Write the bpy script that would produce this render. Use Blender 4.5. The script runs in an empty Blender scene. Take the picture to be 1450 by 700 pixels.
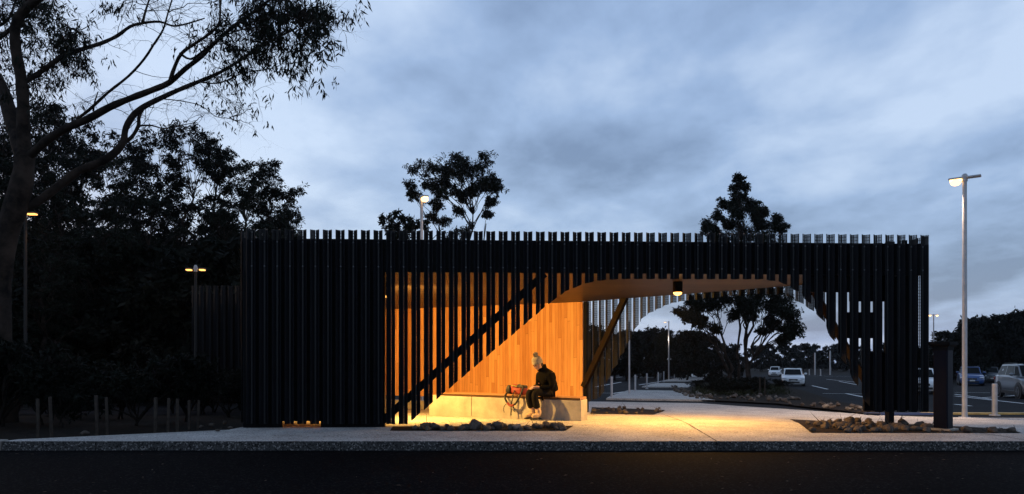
import bpy, bmesh, math, random
import numpy as np
from mathutils import Vector, Matrix
R = math.radians
scn = bpy.context.scene
C = scn.collection
random.seed(5)

# ------------------------------------------------------------------ camera constants and site survey
F, U0, HOR, HC = 967.0, 725.0, 510.0, 1.23      # focal length (px), principal column, horizon row, camera height

def base_z(y):
    pts = [(-1e3, 0), (13.5, 0), (17, -.12), (20, -.27), (25, -.38), (30, -.45), (60, -.78), (100, -1.2), (200, -1.7), (600, -2.2), (2000, -2.2)]
    for (a, za), (b, zb) in zip(pts, pts[1:]):
        if y <= b:
            return za + (zb - za) * (y - a) / (b - a)
    return -2.2

def gz(x, y):
    t = min(max((y - 11) / 4, 0), 1)
    return base_z(y) - .015 * min(max(x - 3, 0), 12) * t

def at(u, v, Y):
    "site point at depth Y seen on survey ray u, v"
    return Vector(((u - U0) * Y / F, Y, HC + (HOR - v) * Y / F))

def foot(u, v):
    "where the survey ray u, v meets the ground"
    lo, hi = 5.0, 800.0
    for _ in range(60):
        m = (lo + hi) / 2
        x = (u - U0) * m / F
        vv = HOR + F * (HC - gz(x, m)) / m
        if vv > v: lo = m
        else: hi = m
    Y = (lo + hi) / 2
    x = (u - U0) * Y / F
    return Vector((x, Y, gz(x, Y)))

# ------------------------------------------------------------------ object helpers
def tag(o, label=None, cat=None, group=None, kind=None):
    if label: o['label'] = label
    if cat: o['category'] = cat
    if group: o['group'] = group
    if kind: o['kind'] = kind
    return o

def empty(name, loc=(0, 0, 0), rz=0):
    o = bpy.data.objects.new(name, None)
    C.objects.link(o)
    o.location = loc
    o.rotation_euler = (0, 0, rz)
    o.empty_display_size = .2
    return o

def copy_tree(o, parent=None):
    c = o.copy()
    C.objects.link(c)
    if parent: c.parent = parent
    for ch in [k for k in bpy.data.objects if k.parent is o]:
        copy_tree(ch, c)
    return c

class MB:
    def __init__(s):
        s.v, s.f, s.m, s.uv = [], [], [], {}
    def add(s, vs, fs, mi=0):
        n = len(s.v)
        s.v += [tuple(p) for p in vs]
        for f in fs:
            s.f.append(tuple(i + n for i in f)); s.m.append(mi)
        return s
    def box(s, c, d, rz=0, mi=0, M=None):
        x, y, z = d[0] / 2, d[1] / 2, d[2] / 2
        T = Matrix.Translation(c) @ Matrix.Rotation(rz, 4, 'Z') if M is None else M
        vs = [T @ Vector(p) for p in ((-x, -y, -z), (x, -y, -z), (x, y, -z), (-x, y, -z), (-x, -y, z), (x, -y, z), (x, y, z), (-x, y, z))]
        return s.add(vs, [(0, 3, 2, 1), (4, 5, 6, 7), (0, 1, 5, 4), (1, 2, 6, 5), (2, 3, 7, 6), (3, 0, 4, 7)], mi)
    def bar(s, a, b, w, h, up=(0, 0, 1), mi=0):
        a, b = Vector(a), Vector(b)
        t = (b - a); L = t.length; t.normalize()
        sd = t.cross(Vector(up)).normalized(); u = sd.cross(t).normalized()
        vs = []
        for p in (a, b):
            for q, r in ((-1, -1), (1, -1), (1, 1), (-1, 1)):
                vs.append(p + sd * q * w / 2 + u * r * h / 2)
        return s.add(vs, [(0, 1, 2, 3), (7, 6, 5, 4), (0, 4, 5, 1), (1, 5, 6, 2), (2, 6, 7, 3), (3, 7, 4, 0)], mi)
    def prism(s, poly, z0, z1, mi=0):
        n = len(poly)
        f0 = z0 if callable(z0) else (lambda x, y: z0)
        f1 = z1 if callable(z1) else (lambda x, y: z1)
        vs = [(x, y, f0(x, y)) for x, y in poly] + [(x, y, f1(x, y)) for x, y in poly]
        fs = [tuple(range(n - 1, -1, -1)), tuple(range(n, 2 * n))] + [(i, (i + 1) % n, n + (i + 1) % n, n + i) for i in range(n)]
        return s.add(vs, fs, mi)
    def tube(s, pts, rs, sides=8, caps=True, mi=0):
        pts = [Vector(p) for p in pts]
        if not hasattr(rs, '__len__'): rs = [rs] * len(pts)
        n0 = len(s.v); prev = None; vs = []
        for i, p in enumerate(pts):
            t = (pts[min(i + 1, len(pts) - 1)] - pts[max(i - 1, 0)])
            if t.length < 1e-9: t = Vector((0, 0, 1))
            t.normalize()
            if prev is None:
                ref = Vector((1, 0, 0)) if abs(t.x) < .8 else Vector((0, 1, 0))
                a = t.cross(ref).normalized()
            else:
                a = (prev - t * prev.dot(t))
                a = a.normalized() if a.length > 1e-6 else t.orthogonal().normalized()
            prev = a; b = t.cross(a)
            for k in range(sides):
                g = 2 * math.pi * k / sides
                vs.append(p + (a * math.cos(g) + b * math.sin(g)) * rs[i])
        fs = []
        for i in range(len(pts) - 1):
            for k in range(sides):
                k2 = (k + 1) % sides
                fs.append((i * sides + k, i * sides + k2, (i + 1) * sides + k2, (i + 1) * sides + k))
        if caps:
            fs.append(tuple(range(sides - 1, -1, -1)))
            fs.append(tuple((len(pts) - 1) * sides + k for k in range(sides)))
        return s.add(vs, fs, mi)
    def lathe(s, prof, c=(0, 0, 0), sides=20, mi=0, M=None):
        T = M or Matrix.Translation(c)
        vs, fs = [], []
        for r, z in prof:
            for k in range(sides):
                g = 2 * math.pi * k / sides
                vs.append(T @ Vector((r * math.cos(g), r * math.sin(g), z)))
        for i in range(len(prof) - 1):
            for k in range(sides):
                k2 = (k + 1) % sides
                fs.append((i * sides + k, i * sides + k2, (i + 1) * sides + k2, (i + 1) * sides + k))
        fs.append(tuple(range(sides - 1, -1, -1)))
        fs.append(tuple((len(prof) - 1) * sides + k for k in range(sides)))
        return s.add(vs, fs, mi)
    def ell(s, c, r, seg=16, rings=10, M=None, mi=0):
        T = M or Matrix.Translation(c)
        vs, fs = [], []
        for i in range(rings + 1):
            ph = math.pi * i / rings
            for k in range(seg):
                g = 2 * math.pi * k / seg
                vs.append(T @ Vector((r[0] * math.sin(ph) * math.cos(g), r[1] * math.sin(ph) * math.sin(g), r[2] * math.cos(ph))))
        for i in range(rings):
            for k in range(seg):
                k2 = (k + 1) % seg
                fs.append((i * seg + k, (i + 1) * seg + k, (i + 1) * seg + k2, i * seg + k2))
        return s.add(vs, fs, mi)
    def mesh(s, name, mats):
        me = bpy.data.meshes.new(name)
        me.from_pydata(s.v, [], s.f)
        for m in (mats if isinstance(mats, (list, tuple)) else [mats]): me.materials.append(m)
        if any(s.m): me.polygons.foreach_set('material_index', s.m)
        me.update()
        return me
    def build(s, name, mats, parent=None, smooth=False, bevel=0, sub=0):
        me = s.mesh(name, mats)
        o = bpy.data.objects.new(name, me)
        C.objects.link(o)
        if parent is not None: o.parent = parent
        if smooth: me.polygons.foreach_set('use_smooth', [True] * len(me.polygons))
        if bevel:
            b = o.modifiers.new('b', 'BEVEL'); b.width = bevel; b.segments = 2; b.limit_method = 'ANGLE'
        if sub:
            m = o.modifiers.new('s', 'SUBSURF'); m.levels = sub; m.render_levels = sub
        return o

# ------------------------------------------------------------------ materials
def mat(name, col, rough=.7, var=0, scale=6, bump=0, bscale=None, metal=0, col2=None, detail=6, spec=.5, coat=0):
    m = bpy.data.materials.new(name); m.use_nodes = True
    nt = m.node_tree; N, L = nt.nodes, nt.links
    b = N['Principled BSDF']
    b.inputs['Base Color'].default_value = (*col, 1)
    b.inputs['Roughness'].default_value = rough
    b.inputs['Metallic'].default_value = metal
    b.inputs['Specular IOR Level'].default_value = spec
    b.inputs['Coat Weight'].default_value = coat
    if var or bump or col2:
        tc = N.new('ShaderNodeTexCoord')
    if var or col2:
        n = N.new('ShaderNodeTexNoise'); n.inputs['Scale'].default_value = scale; n.inputs['Detail'].default_value = detail
        n.inputs['Roughness'].default_value = .65
        L.new(tc.outputs['Object'], n.inputs['Vector'])
        r = N.new('ShaderNodeValToRGB')
        a = col2 or tuple(c * (1 - var) for c in col)
        z = col if col2 else tuple(min(c * (1 + var), 1) for c in col)
        r.color_ramp.elements[0].position = .35; r.color_ramp.elements[0].color = (*a, 1)
        r.color_ramp.elements[1].position = .65; r.color_ramp.elements[1].color = (*z, 1)
        L.new(n.outputs['Fac'], r.inputs['Fac']); L.new(r.outputs['Color'], b.inputs['Base Color'])
    if bump:
        n2 = N.new('ShaderNodeTexNoise'); n2.inputs['Scale'].default_value = bscale or scale * 4; n2.inputs['Detail'].default_value = 5
        L.new(tc.outputs['Object'], n2.inputs['Vector'])
        bp = N.new('ShaderNodeBump'); bp.inputs['Strength'].default_value = bump; bp.inputs['Distance'].default_value = .02
        L.new(n2.outputs['Fac'], bp.inputs['Height']); L.new(bp.outputs['Normal'], b.inputs['Normal'])
    return m

def emit(name, col, s):
    m = bpy.data.materials.new(name); m.use_nodes = True
    N, L = m.node_tree.nodes, m.node_tree.links
    N.remove(N['Principled BSDF'])
    e = N.new('ShaderNodeEmission'); e.inputs['Color'].default_value = (*col, 1); e.inputs['Strength'].default_value = s
    L.new(e.outputs[0], N['Material Output'].inputs['Surface'])
    return m

def speckle(name, col, dark, light, cell, big, rough=.85, bump=.35, spec=.3):
    "exposed aggregate / asphalt: stones of many tones in a matrix, plus large patches of wear"
    m = bpy.data.materials.new(name); m.use_nodes = True
    N, L = m.node_tree.nodes, m.node_tree.links
    b = N['Principled BSDF']; b.inputs['Roughness'].default_value = rough; b.inputs['Specular IOR Level'].default_value = spec
    tc = N.new('ShaderNodeTexCoord')
    vo = N.new('ShaderNodeTexVoronoi'); vo.inputs['Scale'].default_value = cell
    L.new(tc.outputs['Object'], vo.inputs['Vector'])
    sp = N.new('ShaderNodeSeparateColor'); L.new(vo.outputs['Color'], sp.inputs['Color'])
    r = N.new('ShaderNodeValToRGB'); e = r.color_ramp.elements
    e[0].position = .1; e[0].color = (*dark, 1); e[1].position = .95; e[1].color = (*light, 1)
    k = e.new(.3); k.color = (*col, 1); k = e.new(.8); k.color = (*col, 1)
    L.new(sp.outputs['Red'], r.inputs['Fac'])
    n = N.new('ShaderNodeTexNoise'); n.inputs['Scale'].default_value = big; n.inputs['Detail'].default_value = 8; n.inputs['Roughness'].default_value = .6
    L.new(tc.outputs['Object'], n.inputs['Vector'])
    mr = N.new('ShaderNodeMapRange'); mr.inputs['From Min'].default_value = .3; mr.inputs['From Max'].default_value = .7
    mr.inputs['To Min'].default_value = .68; mr.inputs['To Max'].default_value = 1.15
    L.new(n.outputs['Fac'], mr.inputs['Value'])
    mx = N.new('ShaderNodeMix'); mx.data_type = 'RGBA'; mx.blend_type = 'MULTIPLY'; mx.inputs['Factor'].default_value = 1
    L.new(r.outputs['Color'], mx.inputs[6]); L.new(mr.outputs['Result'], mx.inputs[7])
    L.new(mx.outputs[2], b.inputs['Base Color'])
    bp = N.new('ShaderNodeBump'); bp.inputs['Strength'].default_value = bump; bp.inputs['Distance'].default_value = .012
    L.new(sp.outputs['Green'], bp.inputs['Height']); L.new(bp.outputs['Normal'], b.inputs['Normal'])
    return m

def boards(name, c1, c2, width, axis_u=True, rough=.55, grain=1.0, end=2.4):
    "timber boards from UV metres: u across the boards, v along them; every board its own tone, butt joints along it"
    m = bpy.data.materials.new(name); m.use_nodes = True
    N, L = m.node_tree.nodes, m.node_tree.links
    b = N['Principled BSDF']; b.inputs['Roughness'].default_value = rough; b.inputs['Specular IOR Level'].default_value = .13
    uv = N.new('ShaderNodeUVMap'); sx = N.new('ShaderNodeSeparateXYZ'); L.new(uv.outputs[0], sx.inputs[0])
    def M(op, a, bb=None):
        k = N.new('ShaderNodeMath'); k.operation = op
        for i, q in enumerate((a, bb)):
            if q is None: continue
            if isinstance(q, (int, float)): k.inputs[i].default_value = q
            else: L.new(q, k.inputs[i])
        return k.outputs[0]
    uw = M('DIVIDE', sx.outputs[0], width); iu = M('FLOOR', uw); fu = M('FRACT', uw)
    w1 = N.new('ShaderNodeTexWhiteNoise'); w1.noise_dimensions = '1D'; L.new(iu, w1.inputs['W'])
    vs = M('ADD', M('DIVIDE', sx.outputs[1], end), M('MULTIPLY', w1.outputs['Value'], 7.3))
    iv = M('FLOOR', vs); fv = M('FRACT', vs)
    cb = N.new('ShaderNodeCombineXYZ'); L.new(iu, cb.inputs[0]); L.new(iv, cb.inputs[1])
    w2 = N.new('ShaderNodeTexWhiteNoise'); w2.noise_dimensions = '2D'; L.new(cb.outputs[0], w2.inputs['Vector'])
    c3 = N.new('ShaderNodeCombineXYZ'); L.new(M('MULTIPLY', sx.outputs[0], 45), c3.inputs[0]); L.new(M('MULTIPLY', sx.outputs[1], 1.6), c3.inputs[1]); L.new(M('MULTIPLY', w2.outputs['Value'], 40), c3.inputs[2])
    gn = N.new('ShaderNodeTexNoise'); gn.inputs['Scale'].default_value = 1; gn.inputs['Detail'].default_value = 7; gn.inputs['Distortion'].default_value = .8
    L.new(c3.outputs[0], gn.inputs['Vector'])
    f = M('ADD', M('MULTIPLY', w2.outputs['Value'], .62), M('MULTIPLY', M('SUBTRACT', gn.outputs['Fac'], .3), grain))
    r = N.new('ShaderNodeValToRGB'); r.color_ramp.elements[0].color = (*c1, 1); r.color_ramp.elements[1].color = (*c2, 1)
    r.color_ramp.elements[0].position = .1; r.color_ramp.elements[1].position = .9
    L.new(f, r.inputs['Fac'])
    gap = M('MINIMUM', M('GREATER_THAN', fu, .045), M('GREATER_THAN', fv, .0025))
    mx = N.new('ShaderNodeMix'); mx.data_type = 'RGBA'; mx.blend_type = 'MULTIPLY'; mx.inputs['Factor'].default_value = .8
    L.new(r.outputs['Color'], mx.inputs[6]); L.new(gap, mx.inputs[7]); L.new(mx.outputs[2], b.inputs['Base Color'])
    bp = N.new('ShaderNodeBump'); bp.inputs['Strength'].default_value = .5; bp.inputs['Distance'].default_value = .006
    L.new(gap, bp.inputs['Height']); L.new(bp.outputs['Normal'], b.inputs['Normal'])
    return m

def perforated(name, col, frac=.38):
    "dark powder coated sheet with rows of slots, UV metres; a panel is two skins so that it closes up when seen at a slant"
    m = bpy.data.materials.new(name); m.use_nodes = True
    N, L = m.node_tree.nodes, m.node_tree.links
    b = N['Principled BSDF']; b.inputs['Base Color'].default_value = (*col, 1); b.inputs['Roughness'].default_value = .42
    b.inputs['Specular IOR Level'].default_value = .35
    uv = N.new('ShaderNodeUVMap'); sx = N.new('ShaderNodeSeparateXYZ'); L.new(uv.outputs[0], sx.inputs[0])
    def M(op, a, bb):
        k = N.new('ShaderNodeMath'); k.operation = op
        for i, q in enumerate((a, bb)):
            if isinstance(q, (int, float)): k.inputs[i].default_value = q
            else: L.new(q, k.inputs[i])
        return k.outputs[0]
    h = M('LESS_THAN', M('FRACT', M('DIVIDE', sx.outputs[0], .024), 0), frac)
    h2 = M('LESS_THAN', M('FRACT', M('DIVIDE', sx.outputs[1], .06), 0), .86)
    hh = M('MULTIPLY', h, h2)
    tr = N.new('ShaderNodeBsdfTransparent'); mx = N.new('ShaderNodeMixShader')
    L.new(hh, mx.inputs[0]); L.new(b.outputs[0], mx.inputs[1]); L.new(tr.outputs[0], mx.inputs[2])
    L.new(mx.outputs[0], N['Material Output'].inputs['Surface'])
    return m

MT = {}
MT['steel'] = mat('black_steel', (.0028, .0036, .0060), .5, var=.25, scale=3, spec=.13)
MT['perf'] = perforated('perforated_steel', (.0028, .0036, .0060))
MT['fine'] = perforated('fine_perforated_steel', (.0028, .0036, .0060), .17)
MT['bolt'] = mat('bolt_steel', (.10, .11, .13), .35, metal=.6)
MT['backing'] = mat('black_panel', (.003, .0035, .0045), .8, var=.3, scale=4, spec=.15)
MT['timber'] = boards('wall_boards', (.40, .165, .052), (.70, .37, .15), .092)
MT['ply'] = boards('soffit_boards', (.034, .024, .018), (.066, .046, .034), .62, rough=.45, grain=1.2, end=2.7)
MT['seat'] = boards('seat_boards', (.20, .10, .05), (.36, .2, .1), .11, end=1.9)
MT['concrete'] = mat('cast_concrete', (.30, .275, .24), .8, var=.22, scale=2.2, bump=.2, bscale=30)
MT['path'] = speckle('exposed_aggregate', (.41, .39, .37), (.17, .165, .16), (.62, .60, .57), 60, 1.3)
MT['edge'] = speckle('aggregate_edge', (.060, .060, .060), (.008, .008, .008), (.26, .25, .24), 55, 3.0, bump=.8)
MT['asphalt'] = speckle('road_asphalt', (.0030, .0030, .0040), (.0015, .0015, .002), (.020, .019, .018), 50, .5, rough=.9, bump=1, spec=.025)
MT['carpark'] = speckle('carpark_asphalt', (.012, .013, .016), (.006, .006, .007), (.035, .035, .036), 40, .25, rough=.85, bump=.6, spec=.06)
MT['paint'] = mat('line_paint', (.80, .80, .80), .7, var=.15, scale=5)
MT['soil'] = mat('dark_soil', (.009, .007, .005), .95, var=.5, scale=5, spec=.1, bump=.8, bscale=22)
MT['mulch'] = mat('bark_mulch', (.016, .011, .007), .95, var=.6, scale=18, spec=.1, bump=1, bscale=40)
MT['rock'] = mat('brown_stone', (.115, .088, .066), .85, col2=(.042, .034, .030), scale=3.2, bump=.9, bscale=9)
MT['rockpale'] = mat('pale_stone', (.24, .215, .19), .85, col2=(.10, .088, .078), scale=3, bump=.9, bscale=9)
MT['bark'] = mat('gum_bark', (.022, .018, .015), .9, col2=(.007, .006, .005), spec=.1, scale=4, bump=1, bscale=9)
MT['barkpale'] = mat('pale_gum_bark', (.052, .038, .030), .9, col2=(.010, .008, .007), spec=.1, scale=2.5, bump=.9, bscale=7)  # pale bark; also stands for faint light on the forest trunks
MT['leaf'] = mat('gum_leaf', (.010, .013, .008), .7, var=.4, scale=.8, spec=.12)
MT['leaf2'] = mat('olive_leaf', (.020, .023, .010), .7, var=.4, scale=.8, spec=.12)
MT['leafdark'] = mat('shade_leaf', (.0055, .0075, .005), .8, var=.4, scale=.8, spec=.1)  # darkest of the leaf tones
MT['galv'] = mat('galvanised_steel', (.42, .43, .45), .45, metal=.35, var=.12, scale=5)
MT['navy'] = mat('navy_paint', (.0022, .0034, .0105), .45, var=.15, spec=.12, scale=3)
MT['stake'] = mat('hardwood_stake', (.045, .037, .031), .9, var=.35, spec=.1, scale=7)
MT['bluekerb'] = mat('blue_paint', (.04, .065, .17), .6)
MT['tactile'] = mat('yellow_kerb_paint', (.42, .30, .10), .75, var=.3, scale=5)  # yellowish tone of the kerb strip at the right

# ------------------------------------------------------------------ world and camera
w = bpy.data.worlds.new('World'); scn.world = w; w.use_nodes = True
N, L = w.node_tree.nodes, w.node_tree.links
bg = N['Background']
tc = N.new('ShaderNodeTexCoord'); sx = N.new('ShaderNodeSeparateXYZ'); L.new(tc.outputs['Generated'], sx.inputs[0])
def WM(op, a, b=None, c=None):
    k = N.new('ShaderNodeMath'); k.operation = op
    for i, q in enumerate((a, b, c)):
        if q is None: continue
        if isinstance(q, (int, float)): k.inputs[i].default_value = q
        else: L.new(q, k.inputs[i])
    return k.outputs[0]
zz = WM('ADD', WM('MAXIMUM', sx.outputs[2], 0.0), .22)
cb = N.new('ShaderNodeCombineXYZ')
L.new(WM('DIVIDE', sx.outputs[0], zz), cb.inputs[0]); L.new(WM('DIVIDE', sx.outputs[1], zz), cb.inputs[1])
mp = N.new('ShaderNodeMapping'); mp.inputs['Rotation'].default_value = (0, 0, R(38)); mp.inputs['Scale'].default_value = (1.0, .85, 1)
mp.inputs['Location'].default_value = (3.4, 1.3, 0)
L.new(cb.outputs[0], mp.inputs['Vector'])
n1 = N.new('ShaderNodeTexNoise'); n1.inputs['Scale'].default_value = .9; n1.inputs['Detail'].default_value = 7; n1.inputs['Roughness'].default_value = .5; n1.inputs['Distortion'].default_value = .15
n2 = N.new('ShaderNodeTexNoise'); n2.inputs['Scale'].default_value = 2.6; n2.inputs['Detail'].default_value = 8; n2.inputs['Roughness'].default_value = .55; n2.inputs['Distortion'].default_value = .1
L.new(mp.outputs[0], n1.inputs['Vector']); L.new(mp.outputs[0], n2.inputs['Vector'])
def bump_(cx, cz, wx, wz, amp):
    a_ = WM('DIVIDE', WM('SUBTRACT', sx.outputs[0], cx), wx); b_ = WM('DIVIDE', WM('SUBTRACT', sx.outputs[2], cz), wz)
    return WM('MULTIPLY', WM('EXPONENT', WM('MULTIPLY', WM('ADD', WM('MULTIPLY', a_, a_), WM('MULTIPLY', b_, b_)), -1.0)), amp)
ff = WM('ADD', WM('MULTIPLY', n1.outputs['Fac'], .52), WM('MULTIPLY', n2.outputs['Fac'], .48))
# broad cloud masses: pale breaks to the left and high right, heavy cloud between and low at the right
for q in ((-.42, .30, .34, .30, .06), (.46, .34, .16, .14, .10), (.12, .38, .20, .13, -.045), (.56, .10, .22, .12, -.06), (-.10, .05, .3, .12, .03), (.62, .42, .12, .10, .06)):
    ff = WM('ADD', ff, bump_(*q))
rp = N.new('ShaderNodeValToRGB'); el = rp.color_ramp.elements
el[0].position = .38; el[0].color = (.150, .228, .400, 1)
el[1].position = .62; el[1].color = (.50, .62, .83, 1)
e = el.new(.5); e.color = (.285, .405, .640, 1)
L.new(ff, rp.inputs['Fac'])
sky = N.new('ShaderNodeTexSky'); sky.sky_type = 'NISHITA'; sky.sun_disc = False
SUN_EL, SUN_AZ = 3.0, -55.0
sky.sun_elevation = R(SUN_EL); sky.sun_rotation = R(SUN_AZ)
mixs = N.new('ShaderNodeMix'); mixs.data_type = 'RGBA'; mixs.blend_type = 'ADD'; mixs.inputs['Factor'].default_value = 1
sc_ = N.new('ShaderNodeVectorMath'); sc_.operation = 'SCALE'; sc_.inputs[3].default_value = .06
L.new(sky.outputs[0], sc_.inputs[0])
L.new(rp.outputs['Color'], mixs.inputs[6]); L.new(sc_.outputs[0], mixs.inputs[7])
def ramp01(v, a, b_):
    k = N.new('ShaderNodeMapRange'); k.interpolation_type = 'SMOOTHSTEP'; k.clamp = True
    k.inputs['From Min'].default_value = a; k.inputs['From Max'].default_value = b_
    L.new(v, k.inputs['Value']); return k.outputs['Result']
up_ = WM('SUBTRACT', 1.0, WM('MULTIPLY', ramp01(sx.outputs[2], .45, .95), .18))     # unseen sky overhead dimmed to darken the surfaces below
bk_ = WM('ADD', .78, WM('MULTIPLY', ramp01(sx.outputs[1], -.35, .35), .22))          # unseen sky behind the camera dimmed for more contrast
dim = N.new('ShaderNodeVectorMath'); dim.operation = 'SCALE'
L.new(mixs.outputs[2], dim.inputs[0]); L.new(WM('MULTIPLY', up_, bk_), dim.inputs[3])
L.new(dim.outputs[0], bg.inputs['Color']); bg.inputs['Strength'].default_value = 1.03

sd = bpy.data.lights.new('sun', 'SUN'); sd.energy = .03; sd.angle = R(25); sd.color = (1, .93, .88)
so = bpy.data.objects.new('sun', sd); C.objects.link(so)
a = R(SUN_AZ)
so.rotation_euler = Vector((-math.sin(a) * math.cos(R(12)), -math.cos(a) * math.cos(R(12)), -math.sin(R(12)))).to_track_quat('-Z', 'Y').to_euler()

cd = bpy.data.cameras.new('camera'); cam = bpy.data.objects.new('camera', cd); C.objects.link(cam); scn.camera = cam
cam.location = (0, 0, HC); cam.rotation_euler = (R(90), 0, 0)
cd.sensor_width = 36; cd.lens = F / 1450 * 36; cd.shift_y = (HOR - 350) / 1450; cd.clip_end = 3000
scn.view_settings.view_transform = 'Standard'; scn.view_settings.look = 'None'; scn.view_settings.exposure = 0; scn.view_settings.gamma = 1
scn.cycles.transparent_max_bounces = 24
scn.cycles.max_bounces = 8
scn.cycles.use_denoising = True

def lamp(name, loc, power, col, radius=.05, spot=None, aim=None, blend=.6):
    d = bpy.data.lights.new(name, 'SPOT' if spot else 'POINT')
    d.energy = power; d.color = col; d.shadow_soft_size = radius
    o = bpy.data.objects.new(name, d); C.objects.link(o); o.location = loc
    if spot:
        d.spot_size = R(spot); d.spot_blend = blend
        o.rotation_euler = (Vector(aim) - Vector(loc)).to_track_quat('-Z', 'Y').to_euler()
    return o

# ------------------------------------------------------------------ ground, road, path, car park
def sheet(name, xs, ys, zf, m, kind='structure'):
    b = MB(); vs = [(x, y, zf(x, y)) for y in ys for x in xs]; nx = len(xs); fs = []
    for j in range(len(ys) - 1):
        for i in range(nx - 1):
            fs.append((j * nx + i, j * nx + i + 1, (j + 1) * nx + i + 1, (j + 1) * nx + i))
    b.add(vs, fs)
    o = b.build(name, m, smooth=True)
    o['kind'] = kind
    return o

YS = [10.5, 11, 12, 13, 13.5, 14, 15, 16, 17, 18, 19, 20, 22, 25, 27, 30, 35, 45, 60, 80, 100, 150, 200, 400, 600]
XS = [-600, -300, -150, -80, -50, -30, -20, -15, -10, -5, 0, 3, 6, 9, 12, 15, 20, 30, 50, 80, 150, 300, 600]
sheet('ground', XS, [-90, -40, 10.46] + YS, lambda x, y: -.2 if y < 10.48 else gz(x, y) - .03, MT['soil'])
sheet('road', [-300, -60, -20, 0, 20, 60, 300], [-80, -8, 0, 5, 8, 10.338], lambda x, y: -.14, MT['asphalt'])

FRONT = 10.34
# path: a slab of exposed aggregate with the shelter floor, cut in strips so that it follows the fall of the site
def slab(name, strips, m, lift=0.0, thick=.2):
    "strips: list of (y, x_left, x_right) cross lines"
    b = MB()
    nx = 14
    rows = []
    for y, xa, xb in strips:
        rows.append([(xa + (xb - xa) * i / nx, y) for i in range(nx + 1)])
    vs = [(x, y, gz(x, y) + lift) for r in rows for x, y in r]
    fs = [(j * (nx + 1) + i, j * (nx + 1) + i + 1, (j + 1) * (nx + 1) + i + 1, (j + 1) * (nx + 1) + i) for j in range(len(rows) - 1) for i in range(nx)]
    b.add(vs, fs)
    bd = [(x, y) for x, y in rows[0]] + [r[-1] for r in rows[1:]] + rows[-1][::-1][1:] + [r[0] for r in rows[1:-1]][::-1]
    n = len(bd)
    b.add([(x, y, gz(x, y) + lift) for x, y in bd] + [(x, y, gz(x, y) + lift - thick) for x, y in bd], [(i, n + i, n + (i + 1) % n, (i + 1) % n) for i in range(n)], 1)
    o = b.build(name, [m, MT['edge']])
    o['kind'] = 'structure'
    return o

slab('path', [(FRONT, -7.72, 40), (10.60, -7.66, 40), (11.0, -6.9, 40), (11.5, -6.0, 40), (12.05, -5.0, 40), (13, -4.9, 40), (13.5, -4.9, 40),
              (15, -4.95, 36), (17, -5.0, 30), (18, -5, 12.2), (20, -5.1, 10.8), (22, -5.2, 9.9), (25, -5.6, 8.4), (27, -6, 7.4)], MT['path'])
# plain kerb to the left of the path and the asphalt of the car park
b = MB(); b.box((-34, FRONT + .09, -.09), (52.5, .18, .2)); o = b.build('kerb', MT['concrete'], bevel=.015); o['kind'] = 'structure'
# saw cut joints in the path
b = MB()
for x0, x1, ya, yb in ((3.10, 3.95, FRONT, 18.5), (7.85, 8.0, FRONT, 12.2)):
    for k in range(8):
        ta, tb = k / 8, (k + 1) / 8
        p = [(x0 + (x1 - x0) * t, ya + (yb - ya) * t) for t in (ta, tb)]
        wd = .008
        b.add([(p[0][0] - wd, p[0][1], gz(*p[0]) + .003), (p[0][0] + wd, p[0][1], gz(*p[0]) + .003), (p[1][0] + wd, p[1][1], gz(*p[1]) + .003), (p[1][0] - wd, p[1][1], gz(*p[1]) + .003)], [(0, 1, 2, 3)])
for x in (-6.3, -2.6, .35, 3.10, 5.4, 7.85, 10.2):
    b.box((x, FRONT - .0005, -.075), (.009, .003, .145))
o = b.build('path_joints', MT['soil']); o['kind'] = 'structure'

# car park asphalt sheet (and the lane between it and the path)
cpx = [-60, -20, -5, 0, 3, 6, 9, 12, 15, 20, 30, 45, 70, 120]
sheet('car_park', cpx, [17.3, 18, 19, 20, 22, 25, 27, 30, 35, 45, 60, 80, 100, 130], lambda x, y: gz(x, y) - .022, MT['carpark'])
# path continuing between bollards into the car park
def strip_path(name, poly_rows, lift):
    b = MB(); n = len(poly_rows)
    vs = []
    for (xa, xb, y) in poly_rows: vs += [(xa, y, gz(xa, y) + lift), (xb, y, gz(xb, y) + lift)]
    b.add(vs, [(2 * i, 2 * i + 1, 2 * i + 3, 2 * i + 2) for i in range(n - 1)])
    bd = [(a, y) for a, c, y in poly_rows] + [(c, y) for a, c, y in poly_rows[::-1]]
    m = len(bd)
    b.add([(x, y, gz(x, y) + lift) for x, y in bd] + [(x, y, gz(x, y) - .05) for x, y in bd], [(i, (i + 1) % m, m + (i + 1) % m, m + i) for i in range(m)])
    o = b.build(name, MT['path']); o['kind'] = 'structure'
def rowpx(v, ua, ub):
    p, q = foot(ua, v), foot(ub, v)
    return (p.x, q.x, (p.y + q.y) / 2)
strip_path('path_far', [rowpx(567, 862, 1005), rowpx(563, 868, 985), rowpx(557, 885, 965), rowpx(554, 893, 958)], .05)
strip_path('path_far', [rowpx(549, 912, 970), rowpx(545, 925, 975), rowpx(543.5, 932, 976)], .05)
strip_path('path_far', [rowpx(540.5, 938, 990), rowpx(537, 952, 996), rowpx(533.5, 965, 1000), rowpx(529, 985, 1004)], .05)

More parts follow.
